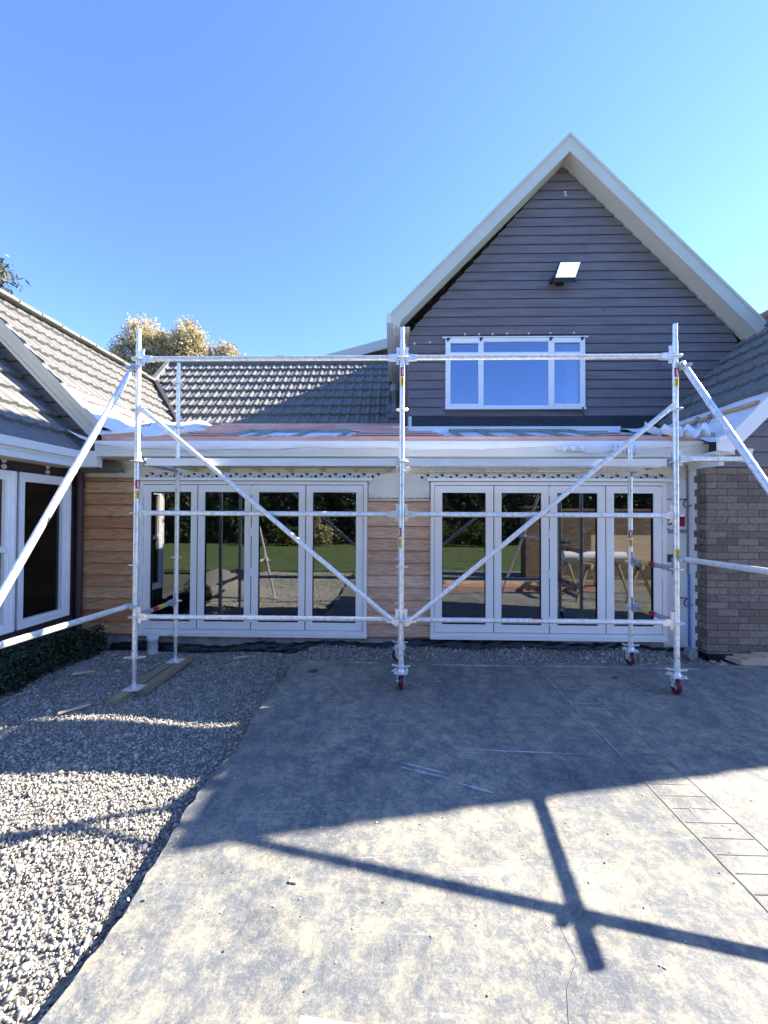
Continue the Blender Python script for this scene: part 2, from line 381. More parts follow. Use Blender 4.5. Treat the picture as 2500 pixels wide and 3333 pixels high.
# ================================================================== SETTING: ground, paving, gravel, lawn
def gh(x, y):                                   # gravel height
    base = -.10+.018*np.sin(1.7*x+.6)*np.cos(1.3*y)+.012*np.sin(4.1*x+2.3*y)
    right = np.clip((x+1.35)/.3, 0, 1)*np.clip((y-.6)/.2, 0, 1)
    return base*(1-right)+(-.02+.012*np.sin(5*x))*right
gm = MB(); gm.add([(-300, -300, -.2), (300, -300, -.2), (300, 300, -.2), (-300, 300, -.2)], [(0, 1, 2, 3)]); gm.build('ground', 'ground', kind='structure')
edge = []                                        # ragged left edge of the slab
y = .76
while y > -6.1:
    edge.append((-1.2+rng.uniform(-.012, .012)-.03*max(0, y-.3)+.02*math.sin(y*5), y)); y -= .06
poly = edge+[(9., -6.1), (9., .78)]
far = [(9-.15*k, .775+rng.uniform(-.006, .006)) for k in range(1, 68)]
MB().prism(poly+far, -.13, 0, axis='z').build('concrete_paving', 'concrete', kind='structure')
nx, ny = 90, 90
gx = np.linspace(-4.3, 4.2, nx); gy = np.linspace(-6.2, 1.45, ny)
gv = [(a, b, float(gh(np.array(a), np.array(b)))-.006) for b in gy for a in gx]
gmb = MB(); gmb.add(gv, [(j*nx+i, j*nx+i+1, (j+1)*nx+i+1, (j+1)*nx+i) for j in range(ny-1) for i in range(nx-1) if not (gx[i] > -1.1 and gy[j+1] < .72)], 0, True)
gmb.build('gravel_bed', 'gravel soil', kind='structure')
lawn = MB(); lawn.box(-40, 40, -60, -6.15, -.15, -.05); lawn.build('lawn', 'grass', kind='structure')

# loose stones: too many to count
ico = bpy.data.meshes.new('t'); import bmesh
bm_ = bmesh.new(); bmesh.ops.create_icosphere(bm_, subdivisions=1, radius=1); bm_.verts.ensure_lookup_table()
iv = np.array([v.co[:] for v in bm_.verts]); ifc = np.array([[v.index for v in f.verts] for f in bm_.faces]); bm_.free(); bpy.data.meshes.remove(ico)
def stones(n, xr, yr, smin, smax, keep, lift=0.):
    x = rng.uniform(*xr, n); y = rng.uniform(*yr, n); k = keep(x, y); x = x[k]; y = y[k]; n = len(x)
    s = smin+(smax-smin)*rng.power(.45, n); s = np.clip(s, smin, smax)
    q = rng.normal(size=(n, 4)); q /= np.linalg.norm(q, axis=1, keepdims=True); a, b, c, d = q.T
    Rm = np.stack([1-2*(c*c+d*d), 2*(b*c-a*d), 2*(b*d+a*c), 2*(b*c+a*d), 1-2*(b*b+d*d), 2*(c*d-a*b), 2*(b*d-a*c), 2*(c*d+a*b), 1-2*(b*b+c*c)], 1).reshape(n, 3, 3)
    sc = s[:, None]*np.stack([rng.uniform(.8, 1.25, n), rng.uniform(.6, 1., n), rng.uniform(.35, .7, n)], 1)
    var = 1+rng.uniform(-.28, .28, (n, len(iv), 1))
    v = iv[None]*var*sc[:, None, :]; v = np.einsum('nij,nkj->nki', Rm, v)
    v += np.stack([x, y, gh(x, y)+s*.25+lift], 1)[:, None, :]
    return v
def left_zone(x, y): return (x < -1.215)
def right_zone(x, y): return (x > -1.3) & (x < 3.75) & (y > .785)
V = np.concatenate([stones(82000, (-4.1, -1.2), (-3.2, 1.25), .0045, .0135, left_zone), stones(1100, (-4.1, -1.2), (-3.0, 1.2), .013, .026, left_zone),
                    stones(5200, (-4.15, -1.2), (-6., -3.2), .012, .026, left_zone),
                    stones(5200, (-1.3, 3.8), (.785, 1.36), .007, .017, right_zone), stones(160, (-1.3, 3.8), (.785, 1.34), .014, .03, right_zone),
                    stones(900, (-1.22, -.6), (-3.0, .7), .002, .0085, lambda x, y: (x > -1.19) & (rng.random(len(x)) < np.exp(-(x+1.19)/.09)), .095)])
n = len(V); fl = (ifc[None]+(np.arange(n)*len(iv))[:, None, None]).reshape(-1, 3)
me = bpy.data.meshes.new('gravel'); me.vertices.add(n*len(iv)); me.vertices.foreach_set('co', V.reshape(-1).astype(np.float32))
me.loops.add(fl.size); me.loops.foreach_set('vertex_index', fl.reshape(-1).astype(np.int32))
me.polygons.add(len(fl)); me.polygons.foreach_set('loop_start', np.arange(0, fl.size, 3, dtype=np.int32)); me.materials.append(M['gravel stone']); me.update(); me.validate()
go = bpy.data.objects.new('gravel', me); COL.objects.link(go); go['kind'] = 'stuff'

# stamped border band, chalk marks and saw cuts on the slab
band = MB()
def strip(mb, pts, w, z):
    for (a, b) in zip(pts[:-1], pts[1:]):
        d = Vector((b[0]-a[0], b[1]-a[1], 0)).normalized(); p = Vector((-d.y, d.x, 0))*w/2
        A = Vector((*a, z)); B = Vector((*b, z)); mb.add([A-p, B-p, B+p, A+p], [(0, 1, 2, 3)])
def wob(x, ys): return [(x+rng.uniform(-.004, .004), q) for q in ys]
ys = np.arange(.76, -6., -.12)
strip(band, wob(1.49, ys), .007, .003); strip(band, wob(1.78, ys), .007, .003)
yy = .58
while yy > -6:
    strip(band, [(1.495+abs(rng.normal(0, .012)), yy), (1.775-abs(rng.normal(0, .012)), yy+rng.uniform(-.005, .005))], .0045, .0026); yy -= .104
band.build('paving_groove', 'groove', kind='structure')
ck = MB()
def smear(mb, pts, w0, n=10, z=.0034, rag=.4):
    pts = [Vector((*p, z)) for p in pts]; L = []; Rr = []
    for i in range(n+1):
        t = i/n*(len(pts)-1); k = min(int(t), len(pts)-2); p = pts[k].lerp(pts[k+1], t-k); d = (pts[k+1]-pts[k]).normalized(); q = Vector((-d.y, d.x, 0))
        w = w0*(.25+.75*math.sin(math.pi*(i+.3)/(n+.6)))*(1+rag*random.uniform(-1, 1)); L.append(p-q*w/2); Rr.append(p+q*w/2)
    mb.add(L+Rr, [(i, i+1, n+1+i+1, n+1+i) for i in range(n)])
smear(ck, [(-.02, -1.13), (.27, -1.24)], .022); smear(ck, [(-.05, -1.17), (.25, -1.28)], .014, rag=.7)
smear(ck, [(.33, -1.33), (.52, -1.41)], .028, rag=.6); smear(ck, [(.3, -.96), (1.3, -1.0)], .012, 24, rag=.9)
for x0, x1, yv in ((.35, 1.5, .66), (1.55, 2.3, .66), (2.4, 3.4, .64), (-.6, -.2, .70)): smear(ck, [(x0, yv), (x1, yv-.01)], .03, 30, rag=.8)
for q in (.40, .34, .27, .14, .075, -.23, -.32): smear(ck, [(1.5+rng.uniform(0, .05), q), (1.77-rng.uniform(0, .06), q-.004)], .009, 16, z=.0046, rag=.9)
smear(ck, wob(1.492, [.45, .2, -.1, -.6, -1.1]), .010, 30, z=.0046, rag=.9); smear(ck, wob(1.782, [.2, -.1, -.25, -.4]), .009, 24, z=.0046, rag=.9)
for _ in range(26):
    a = rng.uniform(-1.0, 2.9); b = rng.uniform(-1.4, .5); th = rng.uniform(0, 3.1); l = rng.uniform(.05, .28)
    smear(ck, [(a, b), (a+l*math.cos(th)*.5, b+l*math.sin(th)*.5), (a+l*math.cos(th+.4), b+l*math.sin(th+.4))], .004, 8, rag=.9)
for _ in range(170):
    a = rng.uniform(-1.1, 3.4); b = rng.uniform(-2.4, .7); r = rng.uniform(.002, .008); n = 6
    ck.add([(a+r*math.cos(k)*rng.uniform(.6, 1.4), b+r*math.sin(k)*rng.uniform(.6, 1.4), .0036) for k in np.arange(n)*2*math.pi/n], [tuple(range(n))])
ck.build('chalk_mark', 'chalk', kind='structure')
cr = MB()
for pts in ([(.62, -2.08), (.60, -2.2), (.615, -2.3), (.53, -2.4), (.50, -2.5), (.52, -2.62)],):
    strip(cr, [(p[0]+rng.uniform(-.004, .004), p[1]) for p in pts], .0022, .003)
cr.build('slab_crack', 'groove', kind='structure')
sp = MB()
for _ in range(60):
    a = rng.uniform(-.9, 2.6); b = rng.uniform(-2.6, -1.2); r = rng.uniform(.002, .0055)
    sp.lathe((a, b, .0005), [(r, 0), (r*.8, r*.5), (0.0005, r*.7)], n=6)
sp.build('soil_crumbs', 'ground', kind='stuff')

# ================================================================== HOUSE
H = thing('house', 'brown weatherboard house with steep white gable, cedar panels and folding doors, roof half rebuilt', 'house', (0, 1.3, 0))
P = lambda mb, name, mats, par=None: mb.build(name, mats, par or H)
YW = 1.30
FX = lambda y0: (lambda u, d, z: (u, y0-d, z))
# --- low front wall: core, wrap, cedar
mb = MB(); mb.box(-4.2, -3.37, 1.345, 1.5, .1, 2.45); mb.box(-.405, .383, 1.345, 1.5, .1, 2.45); mb.box(3.34, 3.66, 1.345, 1.5, .02, 2.45)
mb.box(-3.37, -.405, 1.345, 1.5, 2.10, 2.45); mb.box(.383, 3.34, 1.345, 1.5, 2.10, 2.45)
P(mb, 'wall_wrap', 'wall wrap')
mb = MB(); boards(mb, FX(1.325), .107, 2.139, .152, lambda z: -4.2, lambda z: -3.362, t=.024); mb.box(-4.2, -3.362, 1.335, 1.344, .107, 2.139); P(mb, 'cedar_panel', 'cedar')
mb = MB(); boards(mb, FX(1.325), .107, 1.84, .1568, lambda z: -.413, lambda z: .391, t=.022); mb.box(-.413, .391, 1.335, 1.344, .107, 1.84); P(mb, 'cedar_panel', 'cedar pale')
# printed tape over the door heads and its script
def tape_strip(x0, x1, z0, z1, slant=True):
    t = MB(); t.box(x0, x1, 1.338, 1.344, z0, z1)
    k = 0; x = x0+.05; h = z1-z0
    while x < x1-.03:
        for (dx, fz, s) in ((0, .28, .017), (.045, .78, .009), (.075, .62, .017), (.13, .2, .008)):
            cx = x+dx; cz = z0+h*fz
            if cx > x1-.02: continue
            c, sn = math.cos(.35), math.sin(.35)
            t.add([(cx+s*(c*i-sn*j), 1.3368, cz+s*(sn*i+c*j)) for i, j in ((-1, -1), (1, -1), (1, 1), (-1, 1))], [(0, 1, 2, 3)], 1)
        for j in range(4):
            a = x+j*.045
            if a+.05 < x1: t.add([(a, 1.3372, z0+.008), (a+.007, 1.3372, z0+.008), (a+.007+h*.8, 1.3372, z1-.008), (a+h*.8, 1.3372, z1-.008)], [(0, 1, 2, 3)], 2)
        x += .185
    return t
P(tape_strip(-3.36, -.24, 2.137, 2.225), 'flashing_tape', ['tape', 'tape print', 'tape script'])
P(tape_strip(.235, 3.42, 2.125, 2.215), 'flashing_tape', ['tape', 'tape print', 'tape script'])
for x0, x1, za, zb in ((-.405, -.335, 1.95, 2.13), (.30, .38, 1.95, 2.13), (3.345, 3.40, 1.90, 2.10)): P(tape_strip(x0, x1, za, zb), 'flashing_tape', ['tape', 'tape print', 'tape script'])
mb = MB(); x = -.40
while x < .37: mb.box(x, x+.085, 1.3425, 1.3445, 1.878, 1.888); x += .1
P(mb, 'printed_dashes', 'green print'); mb = MB(); mb.box(3.36, 3.50, 1.331, 1.3335, 1.878, 1.886); P(mb, 'printed_dashes', 'green print')
mb = MB(); mb.box(3.50, 3.60, 1.331, 1.3335, 1.54, 1.66); P(mb, 'printed_square', 'red print')
mb = MB(); mb.box(3.35, 3.52, 1.331, 1.3335, 1.085, 1.185); P(mb, 'printed_square', 'green print')
def text(body, size, loc, rot, m, parent, name='printed_lettering', ext=.0008, shear=0, spacing=1.):
    c = bpy.data.curves.new(name, 'FONT'); c.body = body; c.size = size; c.extrude = ext; c.shear = shear; c.offset = .004*size; c.space_character = spacing
    o = bpy.data.objects.new(name, c); COL.objects.link(o); bpy.context.view_layer.update()
    me = bpy.data.meshes.new_from_object(o.evaluated_get(bpy.context.evaluated_depsgraph_get()))
    bpy.data.objects.remove(o); me.materials.clear(); me.materials.append(M[m])
    q = bpy.data.objects.new(name, me); COL.objects.link(q); off = Vector(WLOC[parent.name]); q.parent = parent
    q.location = Vector(loc)-off; q.rotation_euler = rot; return q
mb = MB(); n = 14; m = 40; vs = []
for i in range(n+1):
    for j in range(m+1):
        x = 3.343+.32*i/n; z = (.03+.03*math.sin(i*.8))+(2.12-.03)*j/m; vs.append((x, 1.3385+.004*math.sin(x*23+z*3)*max(0, 1-z)+.0025*math.sin(z*5+x*9), z))
mb.add(vs, [(i*(m+1)+j, (i+1)*(m+1)+j, (i+1)*(m+1)+j+1, i*(m+1)+j+1) for i in range(n) for j in range(m)], 0, True); P(mb, 'wall_wrap', 'white wrap')
text('Partner', .098, (3.34, 1.332, 1.455), (R(90), 0, 0), 'green print', H)
text('IS', .14, (3.345, 1.332, 1.56), (R(90), 0, 0), 'green print', H)
# --- concrete footing and crumpled black damp-proof plastic
mb = MB(); mb.box(-4.2, 3.6, 1.36, 1.5, -.2, .1); P(mb, 'footing', 'foundation')
mb = MB(); nxx = 260; rows = 9; vs = []
for i in range(nxx):
    x = -3.75+(3.62+3.75)*i/(nxx-1)
    top = .055+.035*math.sin(x*1.3)+.02*math.sin(x*5.1) if x > -1.6 else -.03+.05*math.exp(-((x+1.6)/.4)**2)+.055*math.exp(-((x+3.35)/.3)**2)+.012*math.sin(x*6)
    top = min(top, .085)
    for j in range(rows):
        f = j/(rows-1); w = .012*math.sin(x*23+j*1.9)+.01*math.sin(x*41-j*2.7)+.008*math.sin(x*9+j*4)
        vs.append((x, 1.352-.05*f-.03*math.sin(f*3.14)+w*(.4+f), top+(-.13-top)*f+.006*math.sin(x*31+j*2)))
mb.add(vs, [(i*rows+j, i*rows+j+1, (i+1)*rows+j+1, (i+1)*rows+j) for i in range(nxx-1) for j in range(rows-1)], 0, True); P(mb, 'damp_proof_sheet', 'black plastic')
mb = MB(); mb.beam((-2.02, 1.31, .075), (-1.94, 1.33, .10), .05, .02); P(mb, 'packer', 'pine timber')
mb = MB(); mb.box(-3.36, -.42, 1.33, 1.358, .085, .104); P(mb, 'sill_packer', 'pale timber'); mb = MB(); mb.box(.39, 3.33, 1.33, 1.358, .085, .104); P(mb, 'sill_packer', 'pale timber')

# --- folding doors
def folding_door(x0, x1, cuts, panes, fl0, fl1, hinges, flip):
    d = MB(); f = .046
    d.box(x0, x0+f, 1.272, 1.36, .105, 2.093); d.box(x1-f, x1, 1.272, 1.36, .105, 2.093); d.box(x0+f, x1-f, 1.274, 1.36, 2.05, 2.093)
    d.box(x0+f, x1-f, 1.266, 1.36, .142, .183); d.box(x0-.004, x1+.004, 1.252, 1.36, .104, .139)
    fr = P(d, 'folding_door', 'frame paint')
    w = MB(); w.box(fl0, fl1, 1.245, 1.34, 2.112, 2.135); w.box(fl0, fl1, 1.240, 1.247, 2.098, 2.135); w.build('head_flashing', 'frame paint', fr)
    g = MB()
    for a in cuts: g.box(a-.006, a+.006, 1.296, 1.31, .186, 2.047)
    g.box(x0+f, x1-f, 1.300, 1.31, .183, .190); g.box(x0+f, x1-f, 1.300, 1.31, 2.042, 2.05); g.build('door_gap', 'black gap', fr)
    for k in range(4):
        a, b = cuts[k]+.0062, cuts[k+1]-.0062; p0, p1 = panes[k]; z0, z1, g0, g1 = .190, 2.042, .285, 1.953
        l = MB()
        l.box(a, p0, 1.288, 1.335, z0, z1); l.box(p1, b, 1.288, 1.335, z0, z1); l.box(p0, p1, 1.288, 1.335, z0, g0); l.box(p0, p1, 1.288, 1.335, g1, z1)
        bd = .006
        l.box(p0, p0+bd, 1.300, 1.33, g0, g1, 1); l.box(p1-bd, p1, 1.300, 1.33, g0, g1, 1); l.box(p0+bd, p1-bd, 1.300, 1.33, g0, g0+bd, 1); l.box(p0+bd, p1-bd, 1.300, 1.33, g1-bd, g1, 1)
        l.build('door_leaf', ['frame paint', 'black gap'], fr)
        q = MB(); q.add([(p0, 1.318, g0), (p1, 1.318, g0), (p1, 1.318, g1), (p0, 1.318, g1)], [(0, 1, 2, 3)]); q.build('glass_pane', 'door glass', fr)
    for hx in hinges:
        for hz in (1.97, 1.44, .93, .34):
            h = MB()
            for s in (-.036, 0, .036): h.tube((hx, 1.281, hz+s-.017), (hx, 1.281, hz+s+.017), .0125, 10)
            h.box(hx-.02, hx+.02, 1.284, 1.289, hz-.05, hz+.05); h.build('hinge', 'white frame', fr)
    return fr
folding_door(-3.363, -.415, [-3.317, -2.608, -1.908, -1.206, -.461], [(-3.224, -2.695), (-2.515, -1.995), (-1.814, -1.296), (-1.114, -.558)], -3.385, -.355, (-1.908, -3.322), 0)
folding_door(.393, 3.335, [.439, 1.192, 1.888, 2.592, 3.289], [(.538, 1.090), (1.287, 1.787), (1.987, 2.489), (2.693, 3.184)], .337, 3.394, (1.888, 3.295), 1)
# --- dark rooms behind the glass
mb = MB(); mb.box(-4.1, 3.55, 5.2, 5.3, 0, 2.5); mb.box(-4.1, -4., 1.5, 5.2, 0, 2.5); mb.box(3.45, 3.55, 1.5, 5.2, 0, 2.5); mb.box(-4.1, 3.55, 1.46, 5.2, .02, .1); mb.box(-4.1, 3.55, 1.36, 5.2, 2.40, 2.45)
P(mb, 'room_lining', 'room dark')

# --- eave of the low roof
ZL = lambda y: 2.545+.2915*(y-.9)
mb = MB(); mb.box(-3.73, 3.62, .975, 1.005, 2.365, 2.515); mb.box(-3.73, 3.62, .963, .975, 2.365, 2.385); mb.box(-3.73, 3.62, .967, .975, 2.412, 2.420); mb.box(-3.73, 3.62, .967, .975, 2.445, 2.515)
P(mb, 'fascia', 'fascia paint')
mb = MB(); mb.box(-3.9, 3.62, 1.005, 1.345, 2.358, 2.365); P(mb, 'soffit', 'soffit')
# underlay draped over the fascia
mb = MB(); nxx = 240; vs = []; rows = 7
for i in range(nxx):
    x = -3.75+7.3*i/(nxx-1)
    drop = .095+.012*math.sin(x*2.1)+.006*math.sin(x*7)
    if x < -3.2: drop = .03+.09*(x+3.75)/.55
    if x > 1.0: drop = .1-.04*(x-1.0)/.9 if x < 1.9 else .062
    if 1.85 < x < 2.75: drop = .125+.02*math.sin(x*9)
    if x >= 2.75: drop = .10-.055*(x-2.75)/.8
    for j in range(rows):
        f = j/(rows-1); vs.append((x, .958-.012*math.sin(f*3.1)-.006*math.sin(x*11+f*4)*f, 2.552-drop*f))
mb.add(vs, [(i*rows+j, i*rows+j+1, (i+1)*rows+j+1, (i+1)*rows+j) for i in range(nxx-1) for j in range(rows-1)], 0, True)
# torn curls
def curl(mb, x0, x1, z, turns=1.3, r=.035, y=.935):
    n = 16; m = 8; vs = []
    for i in range(n+1):
        x = x0+(x1-x0)*i/n; rr = r*(.6+.5*math.sin(i*.9))
        for j in range(m+1):
            a = j/m*turns*math.pi; vs.append((x, y-rr*math.sin(a)*.8, z-rr*(1-math.cos(a))))
    mb.add(vs, [(i*(m+1)+j, i*(m+1)+j+1, (i+1)*(m+1)+j+1, (i+1)*(m+1)+j) for i in range(n) for j in range(m)], 0, True)
curl(mb, 1.9, 2.15, 2.49); curl(mb, 2.5, 2.62, 2.51, 1.1, .05); curl(mb, 2.68, 2.74, 2.50, 1.2, .06)
P(mb, 'roof_underlay', 'roof underlay')
# sloping underlay over rafters
mb = MB(); n = 60; m = 10; vs = []
for i in range(n+1):
    for j in range(m+1):
        x = -3.9+7.6*i/n; yv = .975+3.025*j/m
        vs.append((x, yv, ZL(yv)-.040+.006*math.sin(x*9.5)*math.sin(j*1.1)))
mb.add(vs, [(i*(m+1)+j, (i+1)*(m+1)+j, (i+1)*(m+1)+j+1, i*(m+1)+j+1) for i in range(n) for j in range(m)], 0, True); P(mb, 'roof_underlay', 'roof underlay')
# rafters and red battens
for x in (-2.42, -2.05, -1.45, -.82, .82, 1.25, 1.75, 2.25, 2.72):
    mb = MB(); mb.beam((x, 1.03, ZL(1.03)-.022), (x+.02, 2.66, ZL(2.66)-.022), .05, .05); P(mb, 'rafter', 'grey rafter')
mb = MB(); mb.box(-2.45, -.8, 2.60, 2.645, ZL(2.6)-.03, ZL(2.6)+.014); P(mb, 'dwang', 'grey rafter'); mb = MB(); mb.box(.8, 2.75, 2.60, 2.645, ZL(2.6)-.03, ZL(2.6)+.014); P(mb, 'dwang', 'grey rafter')
for k, yv in enumerate((1.01, 1.25, 1.56, 1.9, 2.24, 2.5, 2.66)):
    segs = [(-3.6 if k == 0 else -3.45, 3.55)] if k == 0 else [(-3.35+.03*k, -2.2-.11*k+.2), (-.78+.03*k, .78-.05*k), (2.62+.03*k, 3.5-.05*k)]
    if k == 6: segs = [(-3.1, .15)]
    for a, b in segs:
        mb = MB(); mb.box(a, b, yv-.03, yv+.03, ZL(yv)-(.03 if k else .03), ZL(yv)+(-.012 if 0 < k < 6 else .03)); P(mb, 'roof_batten', 'red batten')
for k in range(3):
    yv = 3.0+.4*k; mb = MB(); mb.box(-3.4, .1, yv-.023, yv+.023, ZL(yv)-.012, ZL(yv)+.036); P(mb, 'roof_batten', 'red batten')
sl = math.atan(.2915)
for x, s in ((-1.9, 'BAR'), (-1.2, 'wall'), (1.35, 'Ultra'), (1.85, 'barrier'), (2.35, 'wrap')):
    text(s, .17, (x, 1.75, ZL(1.75)-.028), (sl, 0, 0), 'black print', H)
mb = MB(); mb.box(-.1, 3.55, 2.668, 2.70, ZL(2.68)-.05, ZL(2.68)+.05); P(mb, 'apron_strip', 'roof underlay')

# --- main gable
YG, YV = 2.72, 2.47
xa, za = 2.644, 7.384
gl = lambda z: max(.165, .165+(z-4.66)*(xa-.165)/(za-4.66)) if z > 4.66 else .165
gr = lambda z: min(5.42, xa+(za-z)*(5.398-xa)/(za-4.578))
win = (.754, 2.992, 3.402, 4.548)
mb = MB(); boards(mb, FX(YG), 3.286, za-.01, .1478, gl, gr, [win], t=.02)
mb.box(.165, 5.42, YG+.012, YG+.1, 2.9, 3.402); mb.prism([(.165, 3.402), (.754, 3.402), (.754, 4.548), (.165, 4.548)], YG+.012, YG+.1); mb.prism([(2.992, 3.402), (5.42, 3.402), (5.42, 4.548), (2.992, 4.548)], YG+.012, YG+.1)
mb.prism([(.165, 4.548), (5.42, 4.548), (5.398, 4.578), (xa, za), (.165, 4.66)], YG+.012, YG+.1)
for jx, jk in ((1.1, 2), (3.6, 1), (4.2, 5), (1.9, 9), (3.3, 11), (2.3, 15), (3.0, 18), (4.5, 3), (.6, 6)):
    jz = 3.286+jk*.1478; mb.box(jx-.0022, jx+.0022, YG-.0215, YG-.004, jz+.009, jz+.1478)
P(mb, 'gable_wall', 'brown boards')
mb = MB(); mb.box(.165, .26, YG+.1, 12, 2.4, 4.75); P(mb, 'side_wall', 'brown boards'); mb = MB(); mb.box(5.3, 5.42, YG+.1, 12, 2.4, 4.6); P(mb, 'side_wall', 'brown boards')
mb = MB(); mb.box(.20, 5.2, YG-.028, YG-.004, 3.05, 3.283)
for xx in (2.2, 3.9): mb.box(xx-.004, xx+.3, YG-.031, YG-.028, 3.05, 3.28)
P(mb, 'flashing', 'black flashing')
mb = MB(); mb.box(.155, .205, YG-.035, YG, 3.05, 3.28); P(mb, 'corner_trim', 'fascia paint'); mb = MB(); mb.box(.02, .085, YG-.06, YG+.02, 3.9, 4.62); P(mb, 'corner_trim', 'fascia paint')
# barge boards, soffits, roof planes
ax, az = 2.656, 7.678; exl, ezl = -.03, 4.97; exr, ezr = 5.62, 4.68; bd = .295
sll = (az-ezl)/(ax-exl); slr = (az-ezr)/(exr-ax)
mb = MB(); mb.prism([(ax, az), (exl-.1, ezl-.1*sll), (exl-.1, ezl-.1*sll-bd*.55), (exl+.02, ezl-.13*1.6-.14), (exl+.06, ezl+.06*sll-bd), (ax, az-bd)], YV-.03, YV)
mb.prism([(exl-.1, ezl-.1*sll), (ax, az), (ax, az-.05), (exl-.1, ezl-.1*sll-.05)], YV-.045, YV-.03); P(mb, 'barge_board', 'barge paint')
mb = MB(); mb.prism([(ax, az), (ax, az-bd), (exr, ezr-bd), (exr, ezr)], YV-.031, YV); mb.prism([(ax, az), (ax, az-.05), (exr, ezr-.05), (exr, ezr)], YV-.046, YV-.031); P(mb, 'barge_board', 'barge paint')
mb = MB()
for sx, ex, ez in ((-1, exl, ezl), (1, exr, ezr)):
    mb.add([(ax, YV, az-bd+.01), (ex, YV, ez-bd+.01), (ex, YG+.02, ez-bd+.01), (ax, YG+.02, az-bd+.01)], [(0, 1, 2, 3)])
mb.box(-.13, .165, YV, 12, 4.63, 4.645)
P(mb, 'soffit', 'soffit')
mb = MB(); mb.box(-.20, -.09, YV-.028, 12, 4.70, 4.85); mb.box(-.09, -.07, YV-.005, 12, 4.62, 4.86); mb.box(-.205, -.195, YV-.03, 12, 4.695, 4.865); P(mb, 'gutter', 'fascia paint')
mb = MB()
tile_roof(mb, (exl-.12, YV-.02, ezl-.12*sll-.125), (0, 1, 0), (1, 0, sll), 9.5, math.hypot(ax-exl+.12, az-ezl+.12*sll), lambda c: True, pan=.3)
tile_roof(mb, (exr+.3, YV-.02, ezr-.3*slr-.125), (0, 1, 0), (-1, 0, slr), 9.5, math.hypot(exr+.3-ax, (exr+.3-ax)*slr), lambda c: True, pan=.3)
mb.tube((ax, YV+.05, az-.09), (ax, 12, az-.09), .07, 10); P(mb, 'main_roof', 'tile')
mb = MB(); mb.add([(ax, YV, az-.1), (exl-.1, YV, ezl-.2), (exl-.1, 12, ezl-.2), (ax, 12, az-.1), (exr, YV, ezr-.1), (exr, 12, ezr-.1)], [(0, 1, 2, 3), (0, 3, 5, 4)]); mb.prism([(.2, 4.6), (5.38, 4.5), (xa, za-.1)], 11.8, 11.9); P(mb, 'roof_deck', 'room dark')
# gable window
def window(x0, x1, z0, z1, mulls, tz, y):
    d = MB(); f = .042
    d.box(x0, x0+f, y-.05, y+.05, z0, z1); d.box(x1-f, x1, y-.05, y+.05, z0, z1); d.box(x0+f, x1-f, y-.05, y+.05, z1-f, z1); d.box(x0+f, x1-f, y-.05, y+.05, z0, z0+f)
    d.box(x0-.012, x1+.012, y-.065, y-.05, z0-.012, z0+.016)
    for m in mulls: d.box(m-.02, m+.02, y-.048, y+.05, z0+f, z1-f)
    w = P(d, 'window', 'white frame'); xs = [x0+f]+[v for m in mulls for v in (m-.02, m+.02)]+[x1-f]
    for i in range(0, len(xs), 2):
        a, b = xs[i], xs[i+1]; op = i != 2
        s = MB(); q = .034 if op else .012; zt = z1-f; zb = z0+f
        s.box(a, a+q, y-.058 if op else y-.04, y+.02, zb, zt); s.box(b-q, b, y-.058 if op else y-.04, y+.02, zb, zt); s.box(a+q, b-q, y-.056 if op else y-.038, y+.02, zb, zb+q); s.box(a+q, b-q, y-.056 if op else y-.038, y+.02, zt-q, zt)
        s.box(a+q, b-q, y-.045, y+.02, tz-.02, tz+.02)
        s.build('sash', 'white frame', w)
        g = MB(); g.add([(a+q, y-.02, zb), (b-q, y-.02, zb), (b-q, y-.02, zt), (a+q, y-.02, zt)], [(0, 1, 2, 3)]); g.build('glass_pane', 'window glass', w)
    return w
gw = window(*win, (1.337, 2.443), 4.30, YG)
mb = MB(); mb.box(.3, 5.2, 4.4, 4.5, 3.2, 4.6); mb.box(.3, 5.2, 2.84, 4.5, 3.1, 3.2); mb.box(.3, 5.2, 2.84, 4.5, 4.6, 4.65); mb.box(.28, .3, 2.84, 4.5, 3.1, 4.65); mb.box(5.2, 5.22, 2.84, 4.5, 3.1, 4.65); P(mb, 'room_lining', 'room dark')
mb = MB(); n = 28; vs = []
for i in range(n+1):
    x = 2.74+.2*i/n; vs += [(x, YG+.13+.02*math.sin(i*1.4), 3.4), (x, YG+.13+.02*math.sin(i*1.4), 4.52)]
mb.add(vs, [(2*i, 2*i+2, 2*i+3, 2*i+1) for i in range(n)], 0, True); mb.build('curtain', 'curtain', gw)
mb = MB(); mb.box(.70, 3.04, YG-.06, YG-.02, 4.556, 4.572); P(mb, 'head_flashing', 'white frame')
for x in (.80, 1.33, 2.45, 2.95): mb = MB(); mb.add([(x-.03, YG-.066, 4.555), (x+.03, YG-.066, 4.555), (x-.01, YG-.066, 4.49), (x-.03, YG-.066, 4.50)], [(0, 1, 2, 3)]); P(mb, 'tape_scrap', 'black flashing')
mb = MB(); mb.box(2.93, 2.965, YG-.066, YG-.06, 3.33, 3.42); P(mb, 'tape_scrap', 'green print')
mb = MB()
for x, z in ((.5, 4.50), (1.07, 4.63), (1.30, 4.63), (1.52, 4.63), (1.75, 4.635), (2.1, 4.635), (2.45, 4.64), (2.83, 4.64), (.25, 4.48), (2.69, 6.95), (2.70, 6.90)):
    mb = MB(); mb.lathe((x, YG-.018, z), [(.0005, -.006), (.016, -.004), (.02, .006)], axis='y', n=8); P(mb, 'filler_patch', 'filler')

